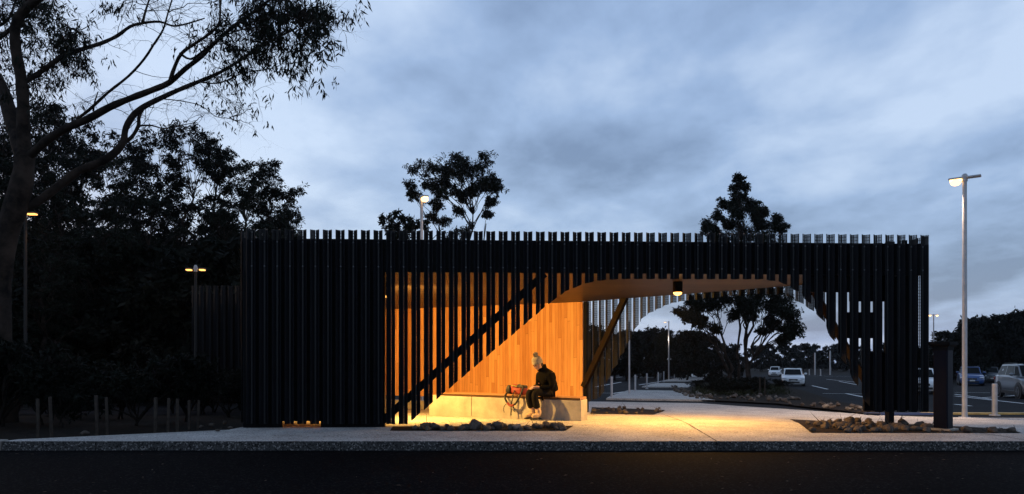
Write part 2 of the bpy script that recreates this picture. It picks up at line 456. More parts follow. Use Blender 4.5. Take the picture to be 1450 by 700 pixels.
# painted bay lines
b = MB()
def line_px(u0, v0, u1, v1, wd=.15):
    p, q = foot(u0, v0), foot(u1, v1)
    d = (q - p); d.z = 0; d.normalize(); s = Vector((-d.y, d.x, 0)) * wd / 2
    K = 6; vs = []
    for k in range(K + 1):
        c = p.lerp(q, k / K)
        for sg in (-1, 1):
            x, y = c.x + s.x * sg, c.y + s.y * sg
            vs.append((x, y, gz(x, y) - .016))
    b.add(vs, [(2 * k, 2 * k + 1, 2 * k + 3, 2 * k + 2) for k in range(K)])
for l in ((1150, 546, 1172, 551), (1188, 540, 1215, 545), (1198, 557, 1228, 563), (1165, 557, 1240, 557.5), (1170, 537, 1210, 541),
          (1134, 559, 1170, 570), (1210, 533, 1240, 536), (1150, 532.5, 1215, 533.5), (1240, 545, 1300, 551), (1228, 551, 1300, 553),
          (1352, 558, 1412, 566), (1352, 572, 1375, 574.5), (1352, 560.5, 1450, 571), (1352, 555.5, 1402, 556), (1390, 563, 1450, 559),
          (842, 548, 880, 541), (868, 557, 900, 552), (895, 533, 925, 535), (860, 536, 900, 531), (842, 556, 868, 556.5),
          (905, 545, 945, 538), (880, 529, 935, 527), (850, 531, 885, 528)):
    line_px(*l)
o = b.build('bay_lines', MT['paint']); o['kind'] = 'structure'
# yellowish kerb strip along the drop off at the right
b = MB()
pts = [foot(u, 586.3) for u in (1308, 1350, 1400, 1450, 1560)]
for p, q in zip(pts, pts[1:]):
    b.bar(p + Vector((0, 0, .012)), q + Vector((0, 0, .012)), .30, .05)
o = b.build('kerb_strip', MT['tactile']); o['kind'] = 'structure'
b = MB(); p, q = foot(1225, 587.2), foot(1322, 587.2)
b.bar(p + Vector((0, 0, .02)), q + Vector((0, 0, .02)), .12, .06)
tag(b.build('painted_kerb', MT['bluekerb']), kind='structure')

# planting beds
def bed(name, pts, m, lift=.006):
    me = bpy.data.meshes.new(name); bm = bmesh.new()
    vs = [bm.verts.new((x, y, gz(x, y) + lift)) for x, y in pts]
    f = bm.faces.new(vs); bmesh.ops.triangulate(bm, faces=[f])
    bmesh.ops.subdivide_edges(bm, edges=bm.edges[:], cuts=3, use_grid_fill=True)
    for v in bm.verts: v.co.z = gz(v.co.x, v.co.y) + lift
    bm.to_mesh(me); bm.free(); me.materials.append(m)
    o = bpy.data.objects.new(name, me); C.objects.link(o); o['kind'] = 'structure'
    return o
def pf(*uv): return [tuple(foot(u, v).xy) for u, v in uv]
BED_FRONT = pf((552, 610.5), (801, 610.5), (812, 603.5), (556, 604.5)); BED_FRONT = BED_FRONT
bed('garden_bed', BED_FRONT, MT['mulch'])
BED_RIGHT = pf((1149, 613.5), (1446, 613.5), (1430, 608), (1330, 603), (1255, 600), (1118, 594))
bed('garden_bed', BED_RIGHT, MT['mulch'])
BED_MID = pf((836, 586.5), (925, 587.5), (942, 581), (838, 577))
bed('garden_bed', BED_MID, MT['mulch'])
BED_ISLAND = pf((985, 567.5), (1100, 573), (1180, 582), (1246, 589), (1250, 584), (1175, 566), (1140, 555), (1110, 547), (1080, 541), (1010, 541), (985, 547), (950, 556))
bed('island_bed', BED_ISLAND, MT['mulch'], lift=.045)

# ------------------------------------------------------------------ shelter
shelter = empty('shelter', (1.2, 14.5, 0))
tag(shelter, 'long black slatted bus shelter with angular cut opening and warm timber wall inside', 'shelter')
shelter_inv = Matrix.Translation((-1.2, -14.5, 0))
def part(b, name, m, **k):
    for i, v in enumerate(b.v): b.v[i] = (v[0] - 1.2, v[1] - 14.5, v[2])
    return b.build(name, m, shelter, **k)

P0, P1 = Vector((-4.88, 12.35, 0)), Vector((7.83, 12.95, 0))
A, B = Vector((1.97, 19.0, 0)), Vector((-4.25, 21.98, 0))
K1 = Vector((7.72, 13.35, 0))
TOP, FAS, PAR = 3.59, 2.845, 3.445

def ray_line(u, p, q):
    "arc length along p->q where the survey column u crosses it, and depth"
    d = q - p; k = (u - U0) / F
    t = (k * p.y - p.x) / (d.x - k * d.y)
    return t * d.length, (p + d * t).y
def table(rows, p, q):
    out = []
    for u, v in rows:
        s, Y = ray_line(u, p, q)
        out.append((s, HC + (HOR - v) * Y / F))
    return out
def interp(tb, s):
    if s <= tb[0][0]: return tb[0][1]
    for (a, za), (b_, zb) in zip(tb, tb[1:]):
        if s <= b_: return za + (zb - za) * (s - a) / (b_ - a)
    return tb[-1][1]

cut_front = table([(343, 600.5), (581.5, 600.5), (582, 596), (776, 431), (800, 413), (826, 402.5), (845, 398), (880, 395.5), (1080, 396), (1105, 400), (1130, 414),
                   (1155, 440), (1180, 485), (1203, 530), (1228, 574), (1238, 583.5), (1311, 583.5)], P0, P1)
cut_back = table([(829, 569), (848, 563), (861, 533), (880, 499), (902, 457), (912, 446), (926, 439), (945, 430), (965, 426), (1010, 421), (1070, 416), (1108, 417),
                  (1133, 429), (1150, 441), (1163, 453), (1178, 477), (1192, 499), (1207, 522), (1225, 552), (1240, 576), (1252, 582)], A, K1)

def screen(name, p, q, out, cut, n=None, pitch=.2273, bolts=(), ztop=TOP, halfw=.0825, web=.020, dep=.07, solid=None, shift=0, closed=1e9):
    d = (q - p); Ln = d.length; t = d / Ln
    n = n or int(Ln / pitch); pitch = Ln / n
    b = MB(); uvs = []
    def quad(pa, pb, za, zb, ua, ub, mi=0, zt=ztop):
        nv = len(b.v)
        b.v += [(pa.x, pa.y, za), (pb.x, pb.y, zb), (pb.x, pb.y, zt), (pa.x, pa.y, zt)]
        b.f.append((nv, nv + 1, nv + 2, nv + 3)); b.m.append(mi)
        uvs.extend([(ua, za), (ub, zb), (ub, zt), (ua, zt)])
    for i in range(n):
        s0 = (i + .5) * pitch + shift
        prof = [(-halfw, dep), (-web, 0), (web, 0), (halfw, dep)]
        pts = [(p + t * (s0 + a_) + out * o_, s0 + a_) for a_, o_ in prof]
        for k in range(3):
            (pa, sa), (pb, sb) = pts[k], pts[k + 1]
            e = (pb - pa); l = e.length; nn = Vector((e.y, -e.x, 0)) / l
            for off in (0, .006, .0125):
                if s0 > closed and k != 1:
                    if off != .006: quad(pa + nn * off, pb + nn * off, interp(cut, sa), interp(cut, sb), 0, l, 1)
                elif solid:
                    quad(pa + nn * off, pb + nn * off, solid, solid, .0075, .0075 + l)
                    if off != .006: quad(pa + nn * off, pb + nn * off, interp(cut, sa), interp(cut, sb), 0, l, 3 if k == 1 else 1, solid)
                else:
                    quad(pa + nn * off, pb + nn * off, interp(cut, sa), interp(cut, sb), .0075, .0075 + l)
            # closing strips at the two long edges (solid)
            if k != 1:
                ed, se = (pa, sa) if k == 0 else (pb, sb)
                quad(ed, ed + nn * .0125, interp(cut, se), interp(cut, se), 0, 0, mi=1)
        for zb in bolts:
            if interp(cut, s0) < zb - .04:
                c = p + t * s0 + out * .012
                nv0 = len(b.f)
                b.lathe([(.016, -.01), (.016, .006), (.010, .012)], sides=8, mi=2, M=Matrix.Translation((c.x, c.y, zb)) @ out.to_track_quat('Z', 'Y').to_matrix().to_4x4())
                for f in b.f[nv0:]: uvs.extend([(0, 0)] * len(f))
    o = part(b, name, [MT['perf'], MT['steel'], MT['bolt'], MT['fine']])
    ul = o.data.uv_layers.new(name='UVMap')
    ul.data.foreach_set('uv', [c for q_ in uvs for c in q_])
    return o
tF = (P1 - P0).normalized(); nF = Vector((tF.y, -tF.x, 0))
tB = (K1 - A).normalized(); nB = Vector((-tB.y, tB.x, 0))
screen('front_screen', P0, P1, nF, cut_front, n=56, bolts=(3.37, 2.93), solid=3.40, shift=.062)
screen('back_screen', A + nB * .05, K1 + nB * .05, nB, cut_back, n=36, closed=ray_line(1196, A, K1)[0])
# left end, the short right end and the rear wing
S0 = [(0, .08), (99, .08)]
screen('side_screen', P0 + Vector((-.02, .14, 0)), Vector((-4.92, 21.6, 0)), Vector((-1, 0, 0)), S0)
screen('side_screen', P1 + Vector((.02, .05, 0)), K1 + Vector((.1, .12, 0)), Vector((1, 0, 0)), [(0, .24), (9, .24)], n=3)
screen('wing_screen', Vector((-10.2, 21.75, 0)), Vector((-5.0, 21.9, 0)), Vector((0, -1, 0)), [(0, -.1), (99, -.1)], n=23)
b = MB(); b.box((-7.6, 22.0, 1.6), (5.2, .06, 3.5)); part(b, 'wing_wall', MT['backing'])

# roof, fascia, soffit
def inset(pt, n, d): return pt - n * d
fi0, fi1 = P0 - nF * .06, P1 - nF * .06
b = MB()
b.bar(fi0 - nF * .05 + Vector((0, 0, (FAS + PAR) / 2)), fi1 - nF * .05 + Vector((0, 0, (FAS + PAR) / 2)), .10, PAR - FAS)
part(b, 'fascia', MT['steel'])
roof_poly = [tuple((P0 - nF * .17).xy), tuple((P1 - nF * .17 - tF * .05).xy), tuple((K1 - nB * .02).xy), tuple((A - nB * .02 + tB * .05).xy), (1.9, 19.12), (-4.3, 22.1), (-4.86, 22.1)]
b = MB(); b.prism(roof_poly, FAS + .04, PAR - .03); part(b, 'roof', MT['backing'])
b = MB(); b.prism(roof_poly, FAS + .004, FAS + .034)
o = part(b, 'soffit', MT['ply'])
ul = o.data.uv_layers.new(name='UVMap')
cs, sn = math.cos(R(-3)), math.sin(R(-3))
for lp in o.data.loops:
    c = o.data.vertices[lp.vertex_index].co; ul.data[lp.index].uv = (c.x * sn + c.y * cs, c.x * cs - c.y * sn)
b = MB()
b.bar(A + nB * .01 + Vector((0, 0, 3.14)), K1 + nB * .01 + Vector((0, 0, 3.14)), .06, .56); part(b, 'rear_fascia', MT['steel'])

# timber wall with boards, lifted off a low plinth
tW = (B - A).normalized(); nW = Vector((tW.y, -tW.x, 0))
if nW.y > 0: nW = -nW
LW = (B - A).length
b = MB()
z0, z1 = .10, FAS + .002
back = -nW * .14
vs = [A, B, B + back, A + back]
b.add([(p.x, p.y, z) for z in (z0, z1) for p in vs], [(1, 0, 4, 5), (0, 3, 7, 4), (3, 2, 6, 7), (2, 1, 5, 6), (0, 1, 2, 3), (7, 6, 5, 4)])
o = part(b, 'timber_wall', MT['timber'])
ul = o.data.uv_layers.new(name='UVMap')
AL = Vector((A.x - 1.2, A.y - 14.5, 0))
for lp in o.data.loops:
    c = o.data.vertices[lp.vertex_index].co; dd = c - AL
    ul.data[lp.index].uv = (dd.x * tW.x + dd.y * tW.y + 3 * (dd.x * nW.x + dd.y * nW.y), c.z)
b = MB(); b.bar(A - nW * .07 + Vector((0, 0, -.22)), B - nW * .07 + Vector((0, 0, -.22)), .2, .36); part(b, 'plinth', MT['concrete'])
# interior end wall at the left, in the same boards
b = MB()
b.box((-4.80, 17.2, 1.45), (.06, 9.3, 2.75))
o = part(b, 'end_wall', MT['timber']); ul = o.data.uv_layers.new(name='UVMap')
for lp in o.data.loops:
    c = o.data.vertices[lp.vertex_index].co; ul.data[lp.index].uv = (c.y + c.x, c.z)

# black backing behind the closed part of the front
def on_front(u, off=0.0):
    s, Y = ray_line(u, P0, P1); return P0 + tF * s - nF * off
for ua, ub, za in ((343.5, 398, -.05), (398, 453, .115), (453, 531, -.05)):
    p, q = on_front(ua, .075), on_front(ub, .075)
    b = MB(); h = FAS - za
    b.bar(p + Vector((0, 0, za + h / 2)), q + Vector((0, 0, za + h / 2)), .05, h); part(b, 'backing_panel', MT['backing'])
# posts
for u, wd, off, zt in ((537.5, .17, .13, FAS), (1264, .10, .10, FAS), (1275, .10, .34, FAS), (347, .12, .14, FAS)):
    p = on_front(u, off); b = MB(); b.box((p.x, p.y, (zt - .25) / 2), (wd, .14, zt + .25), math.atan2(tF.y, tF.x)); part(b, 'post', MT['steel'], bevel=.004)
b = MB(); b.box((A.x + .09, A.y - .03, 1.3), (.1, .1, 3.1), R(-45)); part(b, 'post', MT['steel'])
# braces
def brace(p, q, cols, rows, w_, h_, name='brace'):
    b = MB()
    b.bar(p, q, w_, h_, up=cols); return part(b, name, MT['steel'], bevel=.006)
p, q = on_front(540, .10), on_front(772, .10)
brace(Vector((p.x, p.y, HC + (HOR - 597) * p.y / F)), Vector((q.x, q.y, HC + (HOR - 388) * q.y / F)), nF, 0, .135, .10)
MT['brownsteel'] = mat('weathered_steel', (.013, .008, .005), .6, spec=.1, var=.35, scale=5)  # mottled brown steel of the rear braces
def on_back(u, v, off=.08):
    s, Y = ray_line(u, A, K1); p = A + tB * s - nB * off
    return Vector((p.x, p.y, HC + (HOR - v) * p.y / F))
b = MB(); b.bar(on_back(829, 548), on_back(888, 421), .15, .12, up=nB); part(b, 'brace', MT['brownsteel'], bevel=.006)
b = MB(); b.bar(on_back(1150, 404), on_back(1252, 583), .13, .10, up=nB); part(b, 'brace', MT['brownsteel'], bevel=.006)
# dark infill panel seen between the two screens near the sharp end
p, q = on_front(1207, .22), on_front(1257, .22)
b = MB(); b.bar(Vector((p.x, p.y, HC + (HOR - 460) * 12.9 / F)), Vector((q.x, q.y, HC + (HOR - 460) * 12.9 / F)), .05, .5); part(b, 'infill_panel', MT['steel'])
for ua, ub, va, vb in ((1150, 1211, 386, 413), (1212, 1262, 386, 426), (1232, 1262, 499, 583)):
    p, q = on_front(ua, .22), on_front(ub, .22)
    b = MB(); b.bar(Vector((p.x, p.y, HC + (HOR - (va + vb) / 2) * 12.95 / F)), Vector((q.x, q.y, HC + (HOR - (va + vb) / 2) * 12.95 / F)), .05, (vb - va) * 12.95 / F); part(b, 'infill_panel', MT['steel'])
p, q = on_front(1263, .24), on_front(1305, .12)
b = MB(); b.bar(p + Vector((0, 0, 1.55)), q + Vector((0, 0, 1.55)), .03, 2.58); part(b, 'end_panel', MT['backing'])

# ceiling lights
WARM = (1, .50, .13)
MT['lampcore'] = emit('lamp_warm', (1, .46, .09), 6)
MT['lampdim'] = emit('lamp_warm_small', (1, .55, .16), 12)
def ceiling_light(pos, label, power, r=.07, drop=.12, col=WARM, core='lampcore', spot=None, aim=None, rad=.05, blend=.7):
    t = empty('ceiling_light', pos); tag(t, label, 'ceiling light', 'warm lights under the shelter roof')
    b = MB(); b.lathe([(r, 0), (r, -drop), (r * .85, -drop), (r * .85, -drop + .03)], sides=20); b.build('housing', MT['steel'], t, smooth=False)
    b = MB(); b.ell((0, 0, -drop + .0), (r * .9, r * .9, r * .62), 14, 8); b.build('lens', MT[core], t, smooth=True)
    lamp('lamp', (pos[0], pos[1], pos[2] - drop - .14), power, col, rad, spot, aim, blend)
    return t
LAMP = (1, .53, .12)
ceiling_light((-2.63, 14.2, FAS), 'warm ceiling light glaring through the first slat gap beside the closed wall', 2200, drop=.28, rad=.05, col=LAMP, spot=164, aim=(-1.95, 16.6, .1), blend=.6)
ceiling_light((.34, 16.3, FAS), 'small warm ceiling light above the seated person, seen through the slats', 70, r=.045, drop=.26, core='lampdim', col=LAMP, spot=150, aim=(.34, 16.4, 0), blend=.8)
ceiling_light((3.42, 14.1, FAS), 'warm square ceiling light over the open walkway of the shelter', 1400, r=.10, drop=.22, spot=165, aim=(3.5, 14.2, 0), rad=.07, col=(1, .49, .10), blend=.75)

# ------------------------------------------------------------------ bench
bench = empty('bench', (0, 14.9, 0)); tag(bench, 'long concrete bench with timber seat top under the slatted shelter', 'bench')
B0, B1 = Vector((1.40, 13.87)), Vector((-1.95, 16.03)); B2, B3 = Vector((-1.5, 16.72)), Vector((1.60, 14.52))
def lp_(v, dy=14.9): return (v.x, v.y - dy)
b = MB(); b.prism([lp_(B1), lp_(B0), lp_(B3), lp_(B2)], -.2, .405); b.build('base', MT['concrete'], bench, bevel=.012)
b = MB()
ins = (B3 - B0).normalized()
sp_ = [B1 + (B0 - B1).normalized() * .25, B0 - (B0 - B1).normalized() * .02, B3 - (B0 - B1).normalized() * .02, B2 + (B0 - B1).normalized() * .25]
b.prism([lp_(v) for v in sp_], .409, .455)
o = b.build('seat', MT['seat'], bench, bevel=.004)
ul = o.data.uv_layers.new(name='UVMap'); bd_ = (B0 - B1).normalized()
for lp in o.data.loops:
    c = o.data.vertices[lp.vertex_index].co; ul.data[lp.index].uv = (-c.x * bd_.y + c.y * bd_.x, c.x * bd_.x + c.y * bd_.y)
for fr in (.3, .69):
    b = MB(); p = B0.lerp(B1, fr); q = p + Vector((-.54, -.84)) * .003
    b.box((q.x, q.y - 14.9, .19), (.008, .006, .43), math.atan2(bd_.y, bd_.x))
    b.build('joint', MT['soil'], bench)

# ------------------------------------------------------------------ stones
rng = np.random.default_rng(11)
def rock_mesh(seed, flat=.62):
    r = random.Random(seed); bm = bmesh.new()
    for _ in range(26):
        v = Vector((r.gauss(0, 1), r.gauss(0, 1), r.gauss(0, 1))).normalized() * r.uniform(.78, 1)
        bm.verts.new((v.x * r.uniform(.9, 1.1), v.y * .8, v.z * flat))
    bmesh.ops.convex_hull(bm, input=bm.verts[:])
    loose = [v for v in bm.verts if not v.link_faces]
    bmesh.ops.delete(bm, geom=loose, context='VERTS')
    bmesh.ops.bevel(bm, geom=bm.edges[:], offset=.07, segments=1, affect='EDGES', profile=.5)
    me = bpy.data.meshes.new('rock'); bm.to_mesh(me); bm.free()
    return me
ROCKS = {}
for key in ('rock', 'rockpale'):
    ROCKS[key] = []
    for s in range(7):
        me = rock_mesh(s * 3 + 1); me.materials.append(MT[key]); ROCKS[key].append(me)
def stone(x, y, r, label, group, key='rock', sink=.35, seed=None, lift=0):
    rr = random.Random(seed if seed is not None else random.random())
    o = bpy.data.objects.new('rock', rr.choice(ROCKS[key])); C.objects.link(o)
    f = rr.uniform(.75, 1.25)
    o.scale = (r * f, r / f ** .5, r * rr.uniform(.85, 1.2)); o.rotation_euler = (rr.uniform(-.3, .3), rr.uniform(-.3, .3), rr.uniform(0, 6.3))
    o.location = (x, y, gz(x, y) + r * .62 * (1 - 2 * sink) + lift)
    tag(o, label, 'rock', group); return o
def stone_px(u, v, wpx, label, group, key='rock', sink=.2, seed=None, lift=0):
    p = foot(u, v); return stone(p.x, p.y, wpx * p.y / F / 2, label, group, key, sink, seed, lift)
g = 'stones in the bed before the bench'
for u, v, w_, lb, key in ((674, 609, 27, 'biggest dark stone in the bed before the bench', 'rock'), (704, 609, 24, 'second large dark stone in the bed before the bench, right of the biggest', 'rock'),
                          (733, 609.5, 18, 'pale pointed stone in the bed before the bench, below the backpack', 'rockpale'), (588, 608.5, 11, 'black rounded stone alone at the left end of the front bed', 'rock')):
    stone_px(u, v, w_, lb, g, key, .1, seed=int(u))
for i in range(44):
    u = random.uniform(596, 802); v = random.uniform(605, 610.3)
    stone_px(u, v, random.uniform(9, 19), 'small dark stone packed in the bed before the bench', g, 'rock', .12, seed=1000 + i)
g = 'stones in the bed at the sharp end of the shelter'
for i in range(66):
    t = random.random(); v = random.uniform(598, 613)
    u = random.uniform(1124 + (v - 595) * 1.6, 1318)
    if v < 601 and u > 1240: continue
    stone_px(u, v, random.uniform(10, 21), 'brown angular stone packed in the bed at the sharp end of the shelter', g, 'rock', .2, seed=2000 + i)
for u, v, w_, lb in ((1368, 613, 21, 'large angular stone at the foot of the navy column, right side'), (1405, 613, 18, 'dark stone second from the end of the right bed'), (1433, 613, 17, 'low flat stone closing the right end of the bed')):
    stone_px(u, v, w_, lb, 'last stones of the right bed', 'rock', .12, seed=int(u))
for i in range(14):
    stone_px(random.uniform(1318, 1440), random.uniform(608, 613), random.uniform(5, 9), 'pebble sized stone near the navy column', 'pebbles of the right bed', 'rock', .25, seed=2500 + i)
g = 'stones in the bed behind the bench'
for i in range(34):
    v = random.uniform(579, 587); u = random.uniform(838, 936)
    stone_px(u, v, random.uniform(5, 10), 'brown stone in the small bed behind the bench end', g, 'rock', .2, seed=3000 + i)
g = 'stones edging the tree island'
def isl(t):
    pts = [(952, 556), (985, 567), (1045, 568.5), (1110, 574), (1180, 582), (1244, 588)]
    k = min(int(t * 5), 4); f = t * 5 - k
    return pts[k][0] + (pts[k + 1][0] - pts[k][0]) * f, pts[k][1] + (pts[k + 1][1] - pts[k][1]) * f
for i in range(125):
    u, v = isl(random.random()); v -= random.uniform(.5, 9) * (1 if u < 1130 else .75); u += random.uniform(-4, 4)
    key = 'rockpale' if random.random() < .3 else 'rock'
    stone_px(u, v, random.uniform(4, 11), 'pale grey stone edging the tree island' if key == 'rockpale' else 'brown stone edging the tree island', g, key, .15, seed=4000 + i, lift=.05)
for i, (u, v, w_) in enumerate(((120, 616, 14), (300, 604, 11), (318, 600, 9), (326, 607, 8), (308, 611, 8), (285, 606, 9))):
    stone_px(u, v, w_, 'dim stone on the dark soil left of the shelter', 'stones beside the closed end', 'rock', .2, seed=5000 + i)

# ------------------------------------------------------------------ trees
class Leaves:
    def __init__(s, seed): s.r = np.random.default_rng(seed); s.P = []; s.D = []; s.S = []
    def cloud(s, c, rad, n, droop=.5, spread=1.0):
        d = s.r.normal(size=(n, 3)); d /= np.linalg.norm(d, axis=1)[:, None]
        rr = s.r.random(n) ** .45
        s.P.append(np.array(c) + d * rr[:, None] * np.array(rad))
        o = s.r.normal(size=(n, 3)) * spread; o[:, 2] -= droop * 2
        s.D.append(o / np.linalg.norm(o, axis=1)[:, None]); s.S.append(.6 + .8 * s.r.random(n))
    def mesh(s, name, length, width, m):
        P, D, S = np.concatenate(s.P), np.concatenate(s.D), np.concatenate(s.S)
        n = len(P)
        rnd = s.r.normal(size=(n, 3)); W = np.cross(D, rnd); W /= np.linalg.norm(W, axis=1)[:, None]
        Lh = (S * length)[:, None]; Wh = (S * width / 2)[:, None]
        v = np.stack([P, P + D * Lh * .45 + W * Wh, P + D * Lh, P + D * Lh * .45 - W * Wh], axis=1).reshape(-1, 3)
        me = bpy.data.meshes.new(name)
        me.vertices.add(4 * n); me.vertices.foreach_set('co', v.ravel().astype(np.float32))
        me.loops.add(4 * n); me.loops.foreach_set('vertex_index', np.arange(4 * n, dtype=np.int32))
        me.polygons.add(n); me.polygons.foreach_set('loop_start', np.arange(0, 4 * n, 4, dtype=np.int32)); me.polygons.foreach_set('loop_total', np.full(n, 4, np.int32))
        me.materials.append(m); me.update(calc_edges=True); me.validate()
        return me

def curve(a, b, bow, r, n=7, wob=.05):
    a, b = Vector(a), Vector(b); L_ = (b - a).length
    pts = []
    for i in range(n + 1):
        t = i / n
        p = a.lerp(b, t) + Vector(bow) * math.sin(t * math.pi) * .5
        if 0 < i < n: p += Vector((r.gauss(0, 1), r.gauss(0, 1), r.gauss(0, .6))) * wob * L_ * .5
        pts.append(p)
    return pts

def gum_meshes(seed, H, tr, clumps, leaf, per, stems=None, fork=.35, mleaf='leaf', mbark='bark', flat=.7, twigs=24, sides=7, squash=.8, spray=1.0):
    "tapered trunk(s), a limb to every clump, twigs inside it and leaf sprays about the twig ends"
    r = random.Random(seed); tb = MB(); lv = Leaves(seed)
    cen = Vector((sum(c[0] for c in clumps) / len(clumps), sum(c[1] for c in clumps) / len(clumps), 0))
    stems = stems or [((0, 0, -.3), (cen.x * .6, cen.y * .6, H * .8))]
    st = []
    for a, b in stems:
        pts = curve(a, b, (r.uniform(-.06, .06) * H, r.uniform(-.06, .06) * H, 0), r, 10, .035)
        k = tr * (1 if len(stems) == 1 else r.uniform(.6, .9))
        tb.tube(pts, [k * (1.25 if i == 0 else 1) * (1 - .085 * i) for i in range(11)], sides); st.append(pts)
    for cx, cy, cz, cr in clumps:
        c = Vector((cx, cy, cz))
        best = None
        for pts in st:
            for i, p in enumerate(pts[:-1]):
                if p.z < H * fork * .6 or p.z > cz - .02 * H: continue
                dh = math.hypot(p.x - cx, p.y - cy); dz = cz - p.z
                sc = abs(dz - dh * 1.15) + dh * .5
                if best is None or sc < best[0]: best = (sc, p, i)
        if best is None: best = (0, st[0][5], 5)
        _, p, i = best
        d = (c - p)
        pts = curve(p, c, (-d.x * .12, -d.y * .12, -.0 + abs(d.length) * .14), r, 7, .05)
        r0 = max(tr * (1 - .085 * i) * .5, .02); r0 = min(r0, .05 + .03 * d.length)
        tb.tube(pts, [r0 * (1 - .11 * k) for k in range(8)], 5, False)
        nb = 6
        for k in range(nb):
            a = pts[r.randint(3, 7)]
            v = Vector((r.gauss(0, 1), r.gauss(0, 1), r.gauss(.3, .9))).normalized()
            e = c + Vector((v.x, v.y, v.z * flat)) * cr * r.uniform(.25, .8)
            br = curve(a, e, (0, 0, .1 * cr), r, 4, .08)
            tb.tube(br, [r0 * .34 * (1 - .2 * q) + .004 for q in range(5)], 4, False)
            for j in range(max(twigs // nb, 1)):
                o_ = br[r.randint(2, 4)]
                w_ = Vector((r.gauss(0, 1), r.gauss(0, 1), r.gauss(.1, .8))).normalized()
                t_ = o_ + Vector((w_.x, w_.y, w_.z * flat)) * cr * r.uniform(.2, .62)
                tb.tube([o_, o_.lerp(t_, .5) + Vector((0, 0, .04 * cr)), t_], [.010, .008, .005], 3, False)
                sz = cr * r.uniform(.13, .30) * spray
                lv.cloud(t_, (sz, sz, sz * squash), int(per * r.uniform(.5, 1.4)) // twigs, droop=.35)
    return tb.mesh('trunk', MT[mbark]), lv.mesh('crown', leaf[0], leaf[1], MT[mleaf])

def tree_from(name, meshes, loc, label, cat, group=None, rz=0, sc=1, scz=None):
    t = empty(name, loc, rz); t.scale = (sc, sc, scz or sc); tag(t, label, cat, group)
    for n_, me in zip(('trunk', 'crown'), meshes):
        o = bpy.data.objects.new(n_, me); C.objects.link(o); o.parent = t
        if n_ == 'trunk': me.polygons.foreach_set('use_smooth', [True] * len(me.polygons))
    return t

def px_clumps(rows, Y, base, seed, dj=1.0):
    r = random.Random(seed); out = []
    for u, v, rad in rows:
        p = at(u, v, Y); rr = rad * Y / F
        out.append((p.x - base.x, r.uniform(-1, 1) * dj, p.z - base.z, rr))
    return out

# wide crowned gum behind the roof
bs = Vector(((648 - U0) * 50 / F, 50, gz(-4, 50)))
cl = px_clumps([(598, 246, 18), (622, 240, 20), (640, 225, 20), (655, 222, 16), (668, 236, 20), (648, 248, 20), (690, 243, 17), (702, 255, 14), (706, 272, 12), (695, 262, 14), (632, 232, 16), (610, 240, 16), (680, 250, 16), (606, 262, 12), (628, 255, 14), (660, 250, 16), (684, 262, 14), (640, 262, 12), (650, 280, 12), (615, 285, 12), (698, 282, 10), (586, 273, 11), (578, 268, 8),
                (612, 258, 12), (672, 275, 10), (630, 285, 12), (690, 296, 10), (650, 300, 14), (625, 310, 16), (655, 320, 16), (610, 300, 9), (640, 330, 20), (600, 320, 10), (662, 262, 10)], 50, bs, 3, 2.6)
tree_from('gum_tree', gum_meshes(3, 15, .26, cl, (.20, .065), 900, flat=.8, spray=1.25, fork=.42, twigs=30,
          stems=[((-.3, 0, -.5), (-1.5, .5, 12.5)), ((0, .2, -.5), (.6, 0, 14.2)), ((.4, 0, -.5), (2.1, -.4, 11.8))]), bs, 'wide crowned gum tree rising behind the shelter roof beside the glaring lamp', 'tree')
bs = Vector(((566 - U0) * 46 / F, 46, gz(-8, 46)))
cl = px_clumps([(552, 314, 11), (566, 312, 12), (580, 318, 12), (558, 326, 12), (590, 324, 12), (572, 330, 16), (560, 345, 20)], 46, bs, 4, 1.5)
tree_from('gum_tree', gum_meshes(4, 9.5, .15, cl, (.26, .09), 420, fork=.5, twigs=24), bs, 'low leafy tree top peeping over the roof left of the glaring lamp', 'tree')
# tree of the island: many stems, cone shaped top over the roof, wide skirt below it
bs = foot(1048, 551)
Yi = bs.y
cl = px_clumps([(1049, 249, 8), (1046, 262, 11), (1055, 273, 11), (1037, 280, 12), (1065, 287, 12), (1025, 297, 12), (1048, 297, 14), (1076, 303, 12), (1013, 311, 12), (1038, 316, 15), (1064, 318, 15), (1089, 320, 12), (1001, 325, 11), (1100, 329, 8), (1056, 262, 9), (1044, 290, 12), (1058, 308, 14), (1030, 308, 12), (1075, 322, 14), (1020, 324, 14),
                (1040, 345, 26), (1075, 345, 24), (1010, 350, 20), (1045, 375, 26), (1085, 380, 26), (1010, 385, 22),
                (968, 452, 14), (985, 440, 16), (1000, 430, 18), (975, 432, 10), (1020, 425, 18), (1040, 420, 18), (1065, 420, 20), (1090, 425, 20), (1110, 430, 18), (1122, 448, 15), (1116, 468, 16), (1128, 478, 9), (1100, 455, 14), (1080, 445, 12), (1000, 452, 12), (1035, 446, 9), (962, 446, 8), (1105, 478, 10), (1050, 436, 16), (1030, 405, 26), (1070, 402, 26), (1100, 415, 20), (990, 420, 18), (1085, 470, 9), (1008, 466, 9), (1118, 440, 16), (1105, 425, 16), (1124, 460, 12), (1095, 440, 14), (985, 428, 14), (970, 441, 12), (1000, 415, 16), (1112, 455, 12), (1035, 430, 14), (1065, 432, 14)], Yi, bs, 5, 2.3)
sx_ = [((-.25, 0, -.3), (-1.7, .4, 5.5)), ((-.1, .3, -.3), (-.5, .3, 9)), ((.1, -.1, -.3), (.3, 0, 12)), ((.35, .2, -.3), (1.3, -.4, 9.5)), ((.5, -.1, -.3), (2.6, .3, 6.2)), ((-.45, -.2, -.3), (-2.5, -.6, 4.6))]
tree_from('gum_tree', gum_meshes(5, 13.5, .19, cl, (.20, .065), 1300, flat=1.0, spray=1.45, stems=sx_, fork=.2, twigs=30, mleaf='leaf', mbark='barkpale'), bs, 'many stemmed gum tree on the stony island behind the shelter opening', 'tree')

